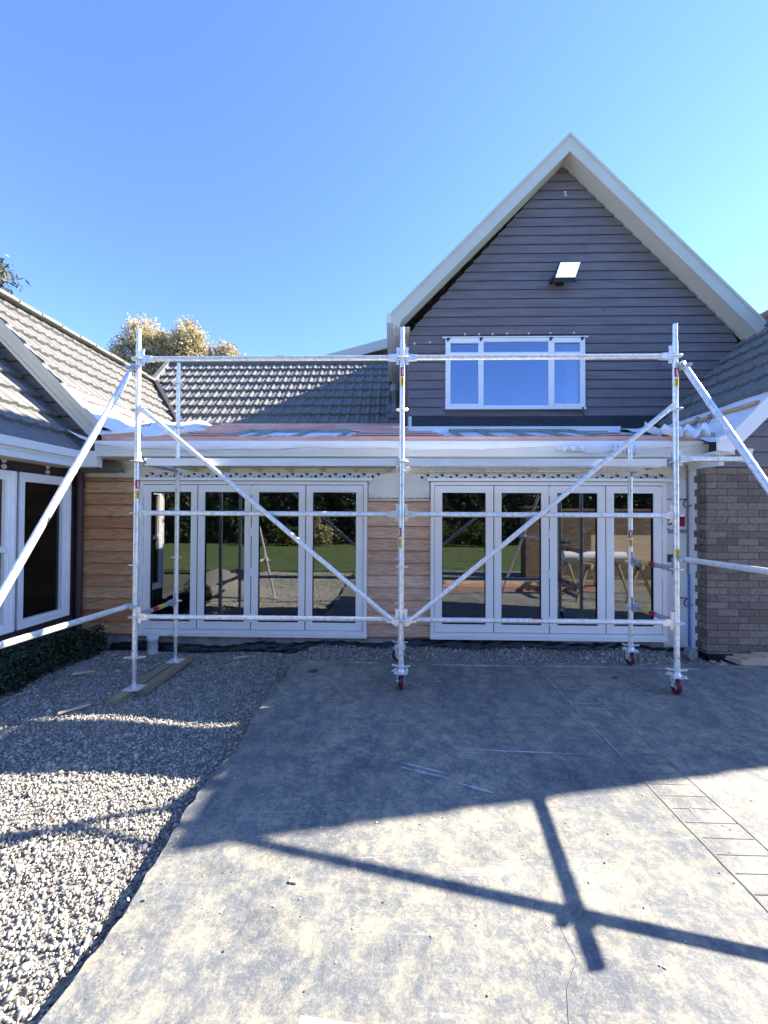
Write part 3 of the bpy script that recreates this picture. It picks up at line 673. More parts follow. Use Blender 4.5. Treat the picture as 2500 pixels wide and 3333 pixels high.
# --- back roof, its valley, the upper rear roof and the vent
mb = MB(); VB = Vector((0, 1, 1)).normalized()
zlp = lambda x: 2.89+1.04*(-3.878-x)
tile_roof(mb, (-6.2, 4.0, 3.45), (1, 0, 0), VB, 6.34, 2.80, lambda c: c.z > zlp(c.x)-.02 and c.x > -5.62)
mb.tube((-5.65, 5.99, 5.47), (.16, 5.99, 5.47), .1, 10); P(mb, 'back_roof', 'tile')
mb = MB(); mb.add([(-5.66, 5.2, 4.6), (.16, 4.05, 3.42), (.16, 5.97, 5.36), (-5.66, 5.97, 5.36), (-4.35, 4.05, 3.42)], [(0, 4, 1, 2, 3)]); mb.add([(-5.66, 5.97, 5.36), (.16, 5.97, 5.36), (.16, 8.5, 2.9), (-5.66, 8.5, 2.9)], [(0, 1, 2, 3)]); mb.add([(-5.66, 5.97, 5.36), (-5.66, 8.5, 2.9), (-5.66, 5.2, 2.9), (-5.66, 5.2, 4.6)], [(0, 1, 2, 3)])
P(mb, 'roof_deck', 'room dark')
mb = MB(); mb.beam((-4.36, 4.02, 3.50), (-5.56, 5.18, 4.75), .09, .07); P(mb, 'valley_gutter', 'dark valley')
mb = MB(); mb.beam((-5.62, 5.2, 4.76), (-5.68, 5.98, 5.52), .10, .06); P(mb, 'hip_cap', 'tile')
mb = MB(); mb.prism([(-3.4, 5.2), (.16, 5.2), (.16, 6.38), (-3.4, 5.45)], 7.2, 8.4); P(mb, 'rear_wall', 'brown boards')
mb = MB(); mb.prism([(-3.6, 5.60), (.16, 6.60), (.16, 6.33), (-3.6, 5.34)], 6.94, 7.0); mb.prism([(-3.6, 5.59), (.16, 6.58), (.16, 6.5), (-3.6, 5.5)], 7.0, 8.6); P(mb, 'barge_board', 'barge paint')
mb = MB(); mb.lathe((-.06, 4.27, 3.66), [(.065, 0), (.065, .5), (.10, .51), (.11, .53), (.11, .64), (.09, .67), (.0005, .68)], n=18)
mb.beam((-.06, 4.10, 3.60), (-.06, 4.50, 4.02), .36, .03); P(mb, 'vent_pipe', 'lead grey')

# --- left wing
FYl = lambda x0: (lambda u, d, z: (x0+d, u, z))
mb = MB(); holes = [(.445, 1.122, .40, 2.10), (-.54, .39, .40, 2.10)]
boards(mb, FYl(-4.2), -.1, 2.26, .18, lambda z: -.6, lambda z: 1.32, holes, t=.014)
mb.box(-4.3, -4.2, -.6, -.54, -.15, 2.3); mb.box(-4.3, -4.2, .39, .445, -.15, 2.3); mb.box(-4.3, -4.2, 1.122, 1.36, -.15, 2.3); mb.box(-4.3, -4.2, -.54, .39, -.15, .4); mb.box(-4.3, -4.2, .445, 1.122, -.15, .4); mb.box(-4.3, -4.2, -.54, .39, 2.1, 2.3); mb.box(-4.3, -4.2, .445, 1.122, 2.1, 2.3)
mb.box(-9.0, -4.3, -.6, -.5, -.15, 2.4); mb.box(-9, -8.9, -.5, 1.3, -.15, 2.4)
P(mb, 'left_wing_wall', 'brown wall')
mb = MB(); mb.box(-8, -7.9, -.5, 1.3, 0, 2.3); mb.box(-8, -4.3, 1.3, 1.4, 0, 2.35); mb.box(-8, -4.3, -.5, 1.3, 0, .05); mb.box(-8, -4.3, -.5, 1.3, 2.35, 2.38); P(mb, 'room_lining', 'room dark')
def side_window(y0, y1, z0, z1, rail):
    X0, X1 = -4.26, -4.165; d = MB(); f = .05
    d.box(X0, X1, y0, y0+f, z0, z1); d.box(X0, X1, y1-f, y1, z0, z1); d.box(X0, X1, y0+f, y1-f, z0, z0+f); d.box(X0, X1, y0+f, y1-f, z1-f, z1)
    d.box(X1, X1+.02, y0-.01, y0+.012, z0-.01, z1+.01); d.box(X1, X1+.02, y1-.012, y1+.01, z0-.01, z1+.01); d.box(X1, X1+.012, y0, y1, z0-.012, z0+.006); d.box(X1, X1+.012, y0, y1, z1-.006, z1+.012)
    if rail: d.box(X0, X1-.003, y0+f, y1-f, rail-.03, rail+.03)
    w = P(d, 'window', 'white frame'); s = MB(); g = .035; a, b = y0+f, y1-f
    s.box(X0+.02, X1-.012, a, a+g, z0+f, z1-f); s.box(X0+.02, X1-.012, b-g, b, z0+f, z1-f); s.box(X0+.02, X1-.014, a+g, b-g, z0+f, z0+f+g); s.box(X0+.02, X1-.014, a+g, b-g, z1-f-g, z1-f); s.build('sash', 'white frame', w)
    q = MB(); xg = -4.215; q.add([(xg, a, z0+f), (xg, b, z0+f), (xg, b, z1-f), (xg, a, z1-f)], [(0, 1, 2, 3)]); q.build('glass_pane', 'side glass', w)
side_window(.445, 1.122, .40, 2.10, None); side_window(-.54, .39, .40, 2.10, 1.275)
mb = MB(); mb.box(-4.75, -4.72, .98, 1.06, .1, 2.25); P(mb, 'curtain', 'weathered timber')
for yv in (.826, .293, -.25):
    for z in (2.152, 2.219): mb = MB(); mb.lathe((-4.188, yv, z), [(.03, 0), (.026, .010), (.0005, .016)], axis='x', n=8); P(mb, 'filler_patch', 'filler')
mb = MB(); mb.box(-4.2, -3.94, -.95, 1.02, 2.225, 2.235); P(mb, 'soffit', 'soffit')
mb = MB(); mb.box(-3.945, -3.925, -.95, 1.0, 2.225, 2.43)
for z0, z1, dx in ((2.225, 2.262, .022), (2.30, 2.335, .012), (2.335, 2.425, .045)): mb.box(-3.925, -3.925+dx, -.95, 1.0, z0, z1)
mb.box(-3.985, -3.70, .96, 1.06, 2.235, 2.43); P(mb, 'gutter', 'fascia paint')
mb = MB(); mb.tube((-4.135, 1.255, -.12), (-4.135, 1.255, 2.22), .042, 16); mb.tube((-4.135, 1.255, 2.05), (-4.135, 1.255, 2.10), .048, 16); mb.box(-4.19, -4.09, 1.24, 1.30, 2.0, 2.02); P(mb, 'downpipe', 'brown wall')
mb = MB(); tile_roof(mb, (-3.96, -.97, 2.39), (0, 1, 0), (-1, 0, 1.046), 2.19, 3.2, lambda c: True); P(mb, 'lower_roof', 'tile')
mb = MB(); mb.add([(-3.97, -.95, 2.36), (-6.2, -.95, 4.70), (-6.2, 1.24, 4.70), (-3.97, 1.24, 2.36), (-8.4, -.95, 2.36), (-8.4, 1.24, 2.36)], [(0, 3, 2, 1), (1, 2, 5, 4), (0, 1, 4)]); P(mb, 'roof_deck', 'room dark')
yl = 1.25
lz = lambda x: 2.852-.29+1.04*(-3.878-x)
mb = MB(); boards(mb, FX(yl), 2.2, 4.35, .18, lambda z: max(-7.3, -5.62-(4.37-z)/1.04), lambda z: -5.62+(4.37-z)/1.04, t=.02)
mb.prism([(-7.4, 2.2), (-3.7, 2.2), (-5.62, 4.37)], yl+.012, yl+.1); P(mb, 'left_gable_wall', 'brown boards')
for sgn in (1, -1):
    fx = lambda x: x if sgn > 0 else -11.24-x
    mb = MB(); mb.prism([(fx(-3.80), 2.835), (fx(-3.86), 2.60), (fx(-5.62), 4.43), (fx(-5.62), 4.73)], 1.095, 1.12); mb.prism([(fx(-3.79), 2.81), (fx(-3.80), 2.73), (fx(-5.62), 4.625), (fx(-5.62), 4.715)], 1.07, 1.095)
    mb.prism([(fx(-3.84), 2.635), (fx(-3.86), 2.60), (fx(-5.62), 4.43), (fx(-5.62), 4.47)], 1.08, 1.095); P(mb, 'barge_board', 'barge paint')
    mb = MB(); mb.add([(fx(-3.86), 1.12, 2.60), (fx(-5.62), 1.12, 4.43), (fx(-5.62), yl, 4.43), (fx(-3.86), yl, 2.60)], [(0, 1, 2, 3)]); P(mb, 'soffit', 'soffit')
mb = MB(); tile_roof(mb, (-4.28, 1.07, zlp(-4.28)-.035), (0, 1, 0), (-1, 0, 1.04), 4.3, 1.93, lambda c: c.y < 5.25 and not (c.z < c.y-.55-.05)); P(mb, 'left_roof', 'tile')
mb = MB()
for k in range(11):
    y0 = 1.05+k*.375; mb.beam((-5.635, y0, 4.735+.008*(k % 2)), (-5.635, y0+.39, 4.735+.008*(k % 2)), .26, .05)
P(mb, 'ridge_cap', 'tile')
mb = MB(); mb.add([(-3.86, 1.12, 2.75), (-5.62, 1.12, 4.60), (-5.62, 5.2, 4.60), (-3.86, 5.2, 2.75), (-7.4, 1.12, 2.75), (-7.4, 5.2, 2.75)], [(0, 3, 2, 1), (1, 2, 5, 4)]); P(mb, 'roof_deck', 'room dark')
# wrap and timbers below the stripped tiles
mb = MB(); n = 40; m = 16; vs = []
for i in range(n+1):
    for j in range(m+1):
        yv = 1.12+3.0*i/n; s = j/m; x = -4.34+.60*s; z = zlp(x)+.0+.03*math.sin(yv*7+s*4)*math.sin(s*3.1)+.012*math.sin(yv*19+s*11)
        z = max(z, 2.56+.02*math.sin(yv*6)) if x > -3.95 else z
        vs.append((x, yv, max(z, ZL(yv)-.04)))
mb.add(vs, [(i*(m+1)+j, i*(m+1)+j+1, (i+1)*(m+1)+j+1, (i+1)*(m+1)+j) for i in range(n) for j in range(m)], 0, True)
n = 24; vs = []
for i in range(n+1):
    for j in range(9):
        x = -3.8+.55*i/n; s = j/8; yv = 1.0+2.6*s; vs.append((x, yv, ZL(yv)+.02+.10*(1-i/n)**2+.025*math.sin(x*14+s*9)))
mb.add(vs, [(i*9+j, (i+1)*9+j, (i+1)*9+j+1, i*9+j+1) for i in range(n) for j in range(8)], 0, True)
mb.add([(-4.02, 1.0, 2.66), (-3.75, 1.02, 2.56), (-3.72, 1.04, 2.50), (-3.95, 1.0, 2.60), (-4.1, .98, 2.70)], [(0, 4, 3, 2, 1)])
P(mb, 'roof_underlay', 'roof underlay')
text('Plus', .17, (-3.62, 1.55, ZL(1.6)+.10), (R(50), 0, R(-18)), 'black print', H)
mb = MB(); mb.beam((-4.12, 1.3, zlp(-4.12)+.05), (-4.12, 2.6, zlp(-4.12)+.05), .05, .045); P(mb, 'roof_batten', 'pine timber')

# --- right wing: brick, gable boards, barge, roof, wrap
mb = MB(); mb.box(3.608, 8, .98, 1.10, -.1, 2.24); P(mb, 'brick_wall', 'brick'); mb = MB(); mb.box(3.64, 8, 1.175, 1.345, -.05, 2.3); P(mb, 'wall_wrap', 'white wrap')
mb = MB(); z = -.1; k = 0
zrow = math.floor(-.1/.083)*.083
while zrow < 2.2:
    e = 1.165 if k % 2 else 1.125; e += rng.uniform(-.01, .01); mb.box(3.594, 3.61, .974, e, max(zrow, -.1)+.002, zrow+.081); zrow += .083; k += 1
P(mb, 'brick_return', 'brick return')
mb = MB(); mb.box(3.58, 8, .965, .979, -.1, .06); mb.box(3.58, 3.592, .965, 1.16, -.1, .06); P(mb, 'damp_proof_sheet', 'black plastic')
zrp = lambda x: 3.1+1.03*(x-4.19)
mb = MB(); boards(mb, FX(.985), 2.24, 4.72, .18, lambda z: max(3.62, 3.62+(z-2.42)/1.03), lambda z: 8.18-(z-2.42)/1.03, t=.02); mb.prism([(3.62, 2.24), (8.18, 2.24), (5.9, 4.66)], 1.0, 1.08); P(mb, 'right_gable_wall', 'brown boards')
for sgn in (1, -1):
    fx = lambda x: x if sgn > 0 else 11.8-x
    mb = MB(); mb.prism([(fx(3.54), 2.545), (fx(3.54), 2.40), (fx(3.70), 2.38), (fx(5.9), 4.60), (fx(5.9), 4.87), (fx(3.70), 2.61)], .73, .755)
    mb.prism([(fx(3.54), 2.545), (fx(3.55), 2.49), (fx(3.7), 2.54), (fx(5.9), 4.80), (fx(5.9), 4.87), (fx(3.70), 2.61)], .712, .73); P(mb, 'barge_board', 'white frame')
    mb = MB(); mb.add([(fx(3.7), .755, 2.40), (fx(5.9), .755, 4.61), (fx(5.9), .985, 4.61), (fx(3.7), .985, 2.40)], [(0, 1, 2, 3)]); P(mb, 'soffit', 'soffit')
mb = MB(); mb.box(3.54, 3.75, .76, 1.0, 2.36, 2.40); mb.box(3.60, 3.66, .8, 1.3, 2.24, 2.36); P(mb, 'eave_return', 'fascia paint')
mb = MB(); tile_roof(mb, (4.19, .70, zrp(4.19)), (0, 1, 0), (1, 0, 1.03), 5., 2.45, lambda c: c.y < YG or c.z > 7.72-1.01*(c.x-2.656)); tile_roof(mb, (8.1, .70, zrp(3.7)), (0, 1, 0), (-1, 0, 1.03), 5., 3.15, lambda c: True); mb.tube((5.9, .70, zrp(5.9)+.03), (5.9, 5.7, zrp(5.9)+.03), .09, 10); P(mb, 'right_roof', 'tile')
mb = MB(); mb.add([(3.7, .76, zrp(3.7)-.06), (5.9, .76, zrp(5.9)-.06), (5.9, 6, zrp(5.9)-.06), (3.7, 6, zrp(3.7)-.06), (8.1, .76, zrp(3.7)-.06), (8.1, 6, zrp(3.7)-.06)], [(0, 1, 2, 3), (1, 4, 5, 2)]); P(mb, 'roof_deck', 'room dark')
mb = MB(); n = 40; m = 14; vs = []
for i in range(n+1):
    for j in range(m+1):
        yv = .74+1.95*i/n; s = j/m; x = 3.52+.72*s; z = max(zrp(x)-.01+.02*math.sin(yv*8+s*5)*math.sin(s*3.1), ZL(yv)+.01+.02*math.sin(yv*13+x*9)); vs.append((x, yv, z))
mb.add(vs, [(i*(m+1)+j, (i+1)*(m+1)+j, (i+1)*(m+1)+j+1, i*(m+1)+j+1) for i in range(n) for j in range(m)], 0, True)
for (cx, cy, cz, w, a) in ((3.22, .95, 2.62, .30, .2), (3.38, .86, 2.60, .28, -.4), (3.12, 1.2, 2.70, .22, .7)):
    n = 12; vs = []
    for i in range(n+1):
        for j in range(7):
            u = (i/n-.5)*w; v = (j/6-.5)*w*.6; zz = cz+.05*math.sin(i*.9+j*.7)+.10*(j/6)**2
            vs.append((cx+u*math.cos(a)-v*math.sin(a), cy+u*math.sin(a)+v*math.cos(a), zz))
    mb.add(vs, [(i*7+j, (i+1)*7+j, (i+1)*7+j+1, i*7+j+1) for i in range(n) for j in range(6)], 0, True)
P(mb, 'roof_underlay', 'roof underlay')
for x, dy in ((4.02, 0), (3.72, .25)):
    mb = MB(); mb.beam((x, .78+dy, zrp(x)+.03), (x, 2.3-dy*2, zrp(x)+.03), .05, .04); P(mb, 'roof_batten', 'pine timber')
rs = math.atan(1.03)
for yv, s in ((1.35, 'Ultra'), (1.9, 'bar'), (1.1, 'wrap')): text(s, .12, (3.86, yv+.3, zrp(3.86)+.03), (0, -rs, R(-90)), 'black print', H)
# conduit, pipes and loose ties beside the brick
mb = MB(); mb.tube((3.60, 1.27, 0), (3.60, 1.27, .95), .014, 10); P(mb, 'conduit', 'blue pipe')
mb = MB(); mb.tube((3.60, 1.285, .95), (3.60, 1.285, 2.3), .011, 10)
P(mb, 'conduit', 'lead grey')
for z in (1.86, .62):
    mb = MB(); pts = [(3.50, 1.325, z+.02), (3.56, 1.315, z+.022)]+[(3.60+.045*math.cos(a), 1.29-.01*math.sin(a), z-.03+.05*math.sin(a)) for a in np.linspace(1.7, 5.2, 9)]+[(3.63, 1.27, z-.06), (3.655, 1.26, z-.045)]
    mb.path(pts, .006, 6); P(mb, 'cable_tail', 'black gap')

# floodlight
FLT = thing('floodlight', 'black floodlight with square white lens tilted down on upper gable boards', 'floodlight', (2.70, 2.69, 5.55))
mb = MB(); c, s = math.cos(R(38)), math.sin(R(38))
def fp(u, v, w): # u across, v up the face, w outward
    x = 2.645+u*.86+.10*v*2.4; return (x, 2.52+(-w*c+v*s*-.35)-.02, 5.545+v*.86-w*.35)
def slab(mb, u0, u1, v0, v1, w0, w1, mi=0):
    vs = [fp(u, v, w) for w in (w0, w1) for u, v in ((u0, v0), (u1, v0), (u1, v1), (u0, v1))]
    mb.add(vs, [(3, 2, 1, 0), (4, 5, 6, 7), (0, 1, 5, 4), (1, 2, 6, 5), (2, 3, 7, 6), (3, 0, 4, 7)], mi)
slab(mb, -.19, .19, -.13, .13, -.07, 0); slab(mb, -.19, .19, -.19, -.13, -.09, -.01)
for k in range(6): slab(mb, -.17+k*.06, -.14+k*.06, -.12, .14, -.11, -.07)
mb.build('housing', 'lamp black', FLT)
mb = MB(); slab(mb, -.18, .18, -.12, .12, 0, .006); mb.build('lens', 'lamp lens', FLT)
mb = MB(); mb.box(2.43, 2.47, 2.54, 2.71, 5.43, 5.48); mb.box(2.41, 2.80, 2.56, 2.60, 5.405, 5.435); mb.box(2.53, 2.65, 2.66, 2.71, 5.41, 5.53); mb.build('bracket', 'lamp black', FLT)

# ================================================================== SCAFFOLD
S = thing('scaffold_tower', 'galvanised ring lock scaffold of two bays with raking braces in front of the folding doors', 'scaffold', (0, .365, 0))
B, Wd, PR = 2.57, .73, .02415
LV = [.665, 1.165, 1.665, 2.165, 2.665, 3.165]
def rosette(mb, x, y, z):
    mb.lathe((x, y, z), [(PR, -.0045), (.06, -.0045), (.062, -.002), (.062, .002), (.06, .0045), (PR, .0045)], n=20)
def sticker(parent, x, y, z, az, col, h=.085, half=.9):
    mb = MB(); r = PR+.0012; n = 8; vs = []
    for zz in (z, z+h):
        for k in range(n+1):
            a = az-half+2*half*k/n; vs.append((x+r*math.cos(a), y+r*math.sin(a), zz))
    mb.add(vs, [(k, k+1, n+2+k, n+1+k) for k in range(n)], 0, True)
    mb.add([(x+(r+.0006)*math.cos(az+a), y+(r+.0006)*math.sin(az+a), z+h*f) for a, f in ((-.25, .15), (.25, .15), (.25, .85), (-.25, .85))], [(0, 1, 2, 3)], 1)
    mb.build('sticker', [col, 'white frame' if col == 'red sticker' else 'black print'], parent)
def standard(x, y, z0, z1, stickers=()):
    mb = MB(); mb.tube((x, y, z0), (x, y, min(z1, 3.30)), PR, 20)
    if z1 > 3.30: mb.tube((x, y, 3.30), (x, y, z1), PR*.86, 20)
    if z0 < .5: mb.tube((x, y, z0-.0), (x, y, z0+.05), PR*1.12, 20)
    for z in LV:
        if z < z1-.05: rosette(mb, x, y, z)
    for z in (.34, 1.94): mb.tube((x-.0005, y-PR-.0015, z), (x, y-PR+.004, z), .006, 8, mi=1)
    o = mb.build('standard', ['galvanised', 'black gap'], S)
    for (z, az, c) in stickers: sticker(o, x, y, z, az, c)
    return o
rd, ye = 'red sticker', 'yellow sticker'
standard(-B, 0, .28, 3.463, [(1.90, -.6, rd), (1.80, -.6, ye)])
standard(0, 0, .23, 3.455, [(2.98, -1.45, rd), (2.885, -1.45, ye), (1.45, -2.6, rd), (1.345, -2.4, ye)])
standard(B, 0, .23, 3.472, [(2.965, -1.6, rd), (2.87, -1.6, ye), (1.27, -1.6, ye)])
standard(-B, Wd, .28, 3.405); standard(0, Wd, .23, 2.48); standard(B, Wd, .23, 2.467, [(1.42, -1.9, rd), (1.32, -1.9, ye)])
def wedge_head(mb, p, d):
    """casting and wedge at a ledger end: p on the rosette, d pointing along the ledger"""
    p = Vector(p); d = Vector(d).normalized(); q = Vector((0, 0, 1)).cross(d)
    mb.beam(p+d*.032, p+d*.105, .036, .062); mb.beam(p+d*.105, p+d*.14, .050, .050)
    mb.beam(p+d*.046+Vector((0, 0, -.065)), p+d*.040+Vector((0, 0, .085)), .009, .030, upv=tuple(d))
    mb.beam(p+d*.040+Vector((0, 0, .075)), p+d*.038+Vector((0, 0, .098)), .012, .040, upv=tuple(d))
def ledger(a, b, name='ledger', m='galvanised', stick=None, heads=(1, 1)):
    a = Vector(a); b = Vector(b); d = (b-a).normalized(); mb = MB(); mb.tube(a+d*.10, b-d*.10, PR, 18)
    if heads[0]: wedge_head(mb, a, d)
    if heads[1]: wedge_head(mb, b, -d)
    o = mb.build(name, [m], S)
    if stick is not None:
        for f, c in stick:
            s = MB(); p = a.lerp(b, f); s.tube(p-d*.045, p+d*.045, PR+.0012, 18, caps=False); s.build('sticker', c, o)
    return o
for z in (3.165, 1.665, .665):
    ledger((-B, 0, z), (0, 0, z)); ledger((0, 0, z), (B, 0, z))
def half_sticker(o, a, b, f, c, ang=1.2):     # small sticker on top of a ledger
    pass
for (xx, z) in ((-1.18, 3.165), (1.33, 1.665), (1.28, .665)):
    s = MB(); r = PR+.001
    s.add([(xx+dx, -r*math.cos(t), z+r*math.sin(t)) for dx in (-.05, .05) for t in (.9, 1.2, 1.5, 1.8)], [(0, 1, 5, 4), (1, 2, 6, 5), (2, 3, 7, 6)]); s.build('sticker', rd, S)
ledger((-B, 0, .665), (-B, Wd, .665), 'transom', 'galvanised dull', [(.42, rd), (.56, ye)])
ledger((B, 0, 1.165), (B, Wd, 1.165), 'transom', 'galvanised dull', [(.45, rd), (.6, ye)])
ledger((B, 0, .665), (B, Wd, .665), 'transom', 'galvanised dull', [(.45, rd), (.6, ye)])
for x in (-B, 0, B): ledger((x, 0, 2.165), (x, Wd, 2.165), 'transom', 'galvanised dull')
ledger((B, 0, 2.165+.03), (B+.73, 0, 2.165+.03), 'ledger')
def flat_end(mb, p, d):
    p = Vector(p); d = Vector(d).normalized(); mb.beam(p-d*.075, p+d*.02, .014, .050, upv=(0, 1, 0) if abs(d.y) < .5 else (1, 0, 0))
    mb.tube(p+Vector((0, -.012, 0)), p+Vector((0, .012, 0)), .013, 10)
for a, b in (((-2.50, -.05, 2.672), (-.070, -.05, .655)), ((.070, -.05, .655), (2.50, -.05, 2.672))):
    a = Vector(a); b = Vector(b); d = (b-a).normalized(); mb = MB()
    mb.tube(a+d*.075, b-d*.075, PR*.98, 18); mb.tube(a+d*.03, a+d*.075, PR*.7, 18, r2=PR*.98); mb.tube(b-d*.075, b-d*.03, PR*.98, 18, r2=PR*.7)
    for p, e in ((a, -d), (b, d)):
        mb.beam(p-e*.09, p+e*.035, .012, .046, upv=(d.z, 0, -d.x)); mb.tube(p+Vector((0, -.016, 0)), p+Vector((0, .03, 0)), .012, 10)
        q = p+Vector((.045 if e.x > 0 else -.045, .03, 0)); mb.beam(p+Vector((0, .025, -.01)), q+Vector((0, 0, .0)), .05, .045)
    mb.build('brace', 'galvanised', S)
def coupler(parent, p):
    mb = MB(); p = Vector(p); mb.lathe(p, [(.026, -.025), (.036, -.025), (.036, .025), (.026, .025)], n=16)
    for s in (-1, 1):
        mb.beam(p+Vector((s*.03, -.03, 0)), p+Vector((s*.065, -.045, .006)), .022, .03); mb.tube(p+Vector((s*.055, -.06, -.002)), p+Vector((s*.06, -.015, .012)), .008, 8); mb.tube(p+Vector((s*.055, -.062, 0)), p+Vector((s*.055, -.048, 0)), .013, 6)
    mb.build('coupler', 'galvanised dull', parent)
for sx, x, fx_, foot, zst, yst, sxe in ((-1, -2.635, -2.61, -2.05, .762, -1.62, -2.64), (1, 2.655, 2.31, -2.46, 1.255, -1.55, 2.43)):
    top = Vector((x, .03, 3.115)); ft = Vector((fx_, foot, .03 if sx > 0 else -.06)); mb = MB(); mb.tube(top, ft, PR*1.05, 20); mb.tube(top.lerp(ft, .35), top.lerp(ft, .36), PR*1.13, 20)
    mb.box(fx_-.075, fx_+.075, foot-.075, foot+.075, ft.z-.03, ft.z-.022); r = mb.build('raker', 'galvanised', S)
    coupler(r, (x-sx*.035, -.002, 3.07))
    mb = MB(); x2 = x+sx*.005; mb.tube((x2, .14, zst), (sxe+sx*.045, yst-.12, zst+.02), PR*1.02, 20); st = mb.build('stabiliser', 'galvanised', S)
    coupler(st, (x-sx*.035, -.002, zst)); 
    cp = top.lerp(ft, (top.z-zst)/(top.z-ft.z)); coupler(r, (cp.x, cp.y, cp.z))
# casters on the concrete, screw jacks on the timber
def caster(x, y, ang):
    c = MB(); Rm = Matrix.Rotation(ang, 3, 'Z'); O = Vector((x, y, 0))
    def T(p): return O+Rm@Vector(p)
    t = MB(); n = 28; prof = [(.046, -.014), (.066, -.018), (.074, -.013), (.0765, 0), (.074, .013), (.066, .018), (.046, .014)]; vs = []
    for r, h in prof:
        for k in range(n): a = 2*math.pi*k/n; vs.append(T((h, .018+r*math.cos(a), .0765+r*math.sin(a))))
    t.add(vs, [(i*n+k, i*n+(k+1) % n, (i+1)*n+(k+1) % n, (i+1)*n+k) for i in range(len(prof)-1) for k in range(n)], 0, True)
    k = c
    for s in (-1, 1):
        k.add([T((s*.028, .018+a, z)) for a, z in ((-.018, .06), (.018, .06), (.035, .155), (-.055, .155))]+[T((s*.032, .018+a, z)) for a, z in ((-.018, .06), (.018, .06), (.035, .155), (-.055, .155))], [(0, 1, 2, 3), (7, 6, 5, 4), (0, 4, 5, 1), (1, 5, 6, 2), (2, 6, 7, 3), (3, 7, 4, 0)])
    k.tube(T((-.042, .018, .0765)), T((.042, .018, .0765)), .010, 10)
    k.tube(T((0, .018, .0765)), T((.012, .018, .0765)), .046, 20)
    k.tube((x, y, .154), (x, y, .166), .045, 16)
    pl = [(-.07, -.055), (.055, -.07), (.07, .055), (-.055, .07)]
    k.prism([(x+a, y+b) for a, b in pl], .166, .176, axis='z')
    for a, b in pl: k.tube((x+a*.75, y+b*.75, .176), (x+a*.75, y+b*.75, .188), .012, 6)
    k.beam(T((-.09, .0, .178)), T((-.05, .0, .2)), .03, .008)
    k.tube((x, y, .176), (x, y, .205), .035, 14, r2=.022); k.tube((x, y, .2), (x, y, .3), .018, 12)
    k.tube((x, y, .215), (x, y, .236), .032, 14)
    for s in (-1, 1): k.beam((x+s*.02, y+s*-.004, .222), (x+s*.085, y-.015*s, .232), .022, .012)
    o = k.build('caster', 'galvanised', S); t.build('tyre', 'red tyre', o); return o
caster(0, 0, .12); caster(0, Wd, 1.25); caster(B, 0, -.12); caster(B, Wd, .06)
def jack(x, y, zb):
    mb = MB(); mb.box(x-.075, x+.075, y-.075, y+.075, zb, zb+.006)
    n = 34; z0 = zb+.006; prof = []
    for k in range(n): z = z0+(.36-z0+zb*0)*k/n; prof += [(.0165, z), (.0195, z+.004)]
    mb.lathe((x, y, 0), prof, n=14)
    mb.tube((x, y, .262), (x, y, .290), .033, 16)
    for s in (-1, 1): mb.beam((x+s*.02, y, .270), (x+s*.115, y-.02*s, .275+.012*s), .026, .014)
    mb.build('screw_jack', 'galvanised', S)
jack(-B, 0, -.022); jack(-B, Wd, -.022)

# platform decks hooked on the transoms: lift off
def deck(x0, x1, kind, label):
    D = thing('scaffold_deck', label, 'scaffold deck', ((x0+x1)/2, Wd/2, 2.13))
    for y0 in (.02, .64): mb = MB(); mb.box(x0, x1, y0, y0+.025, 2.130, 2.197); mb.box(x0, x1, y0-.004, y0, 2.186, 2.200); mb.box(x0, x1, y0-.004, y0, 2.128, 2.140); mb.build('edge_rail', 'aluminium', D)
    if kind == 'ply':
        t = MB(); t.box(x0+.01, x1-.01, .046, .639, 2.178, 2.192); t.build('deck_board', 'deck underside', D)
        xx = x0+.18
        while xx < x1-.1: r = MB(); r.box(xx, xx+.03, .046, .639, 2.134, 2.177); xx += .36; r.build('cross_rib', 'deck underside', D)
    else:
        for y0, y1 in ((.05, .33), (.355, .635)):
            t = MB(); t.box(x0+.03, x1-.03, y0, y1, 2.176, 2.19); t.box(x0+.03, x1-.03, y0, y0+.03, 2.118, 2.175); t.box(x0+.03, x1-.03, y1-.03, y1, 2.118, 2.175); t.build('deck_board', 'galvanised', D)
        for f in (.3, .52, .74):
            xx = x0+(x1-x0)*f; r = MB(); r.beam((xx, .07, 2.15), (xx+.13, .62, 2.15), .02, .03); r.build('cross_rib', 'galvanised dull', D)
    for xe, s in ((x0, -1), (x1, 1)):
        for yy in (.09, .36, .62): h = MB(); h.box(min(xe, xe+s*.05), max(xe, xe+s*.05), yy-.025, yy+.025, 2.185, 2.21); h.build('hook', 'galvanised dull', D)
deck(-2.49, -.045, 'ply', 'scaffold deck with ribbed cream underside over the left folding door')
deck(.055, 2.50, 'steel', 'twin steel scaffold deck planks over the right folding door')

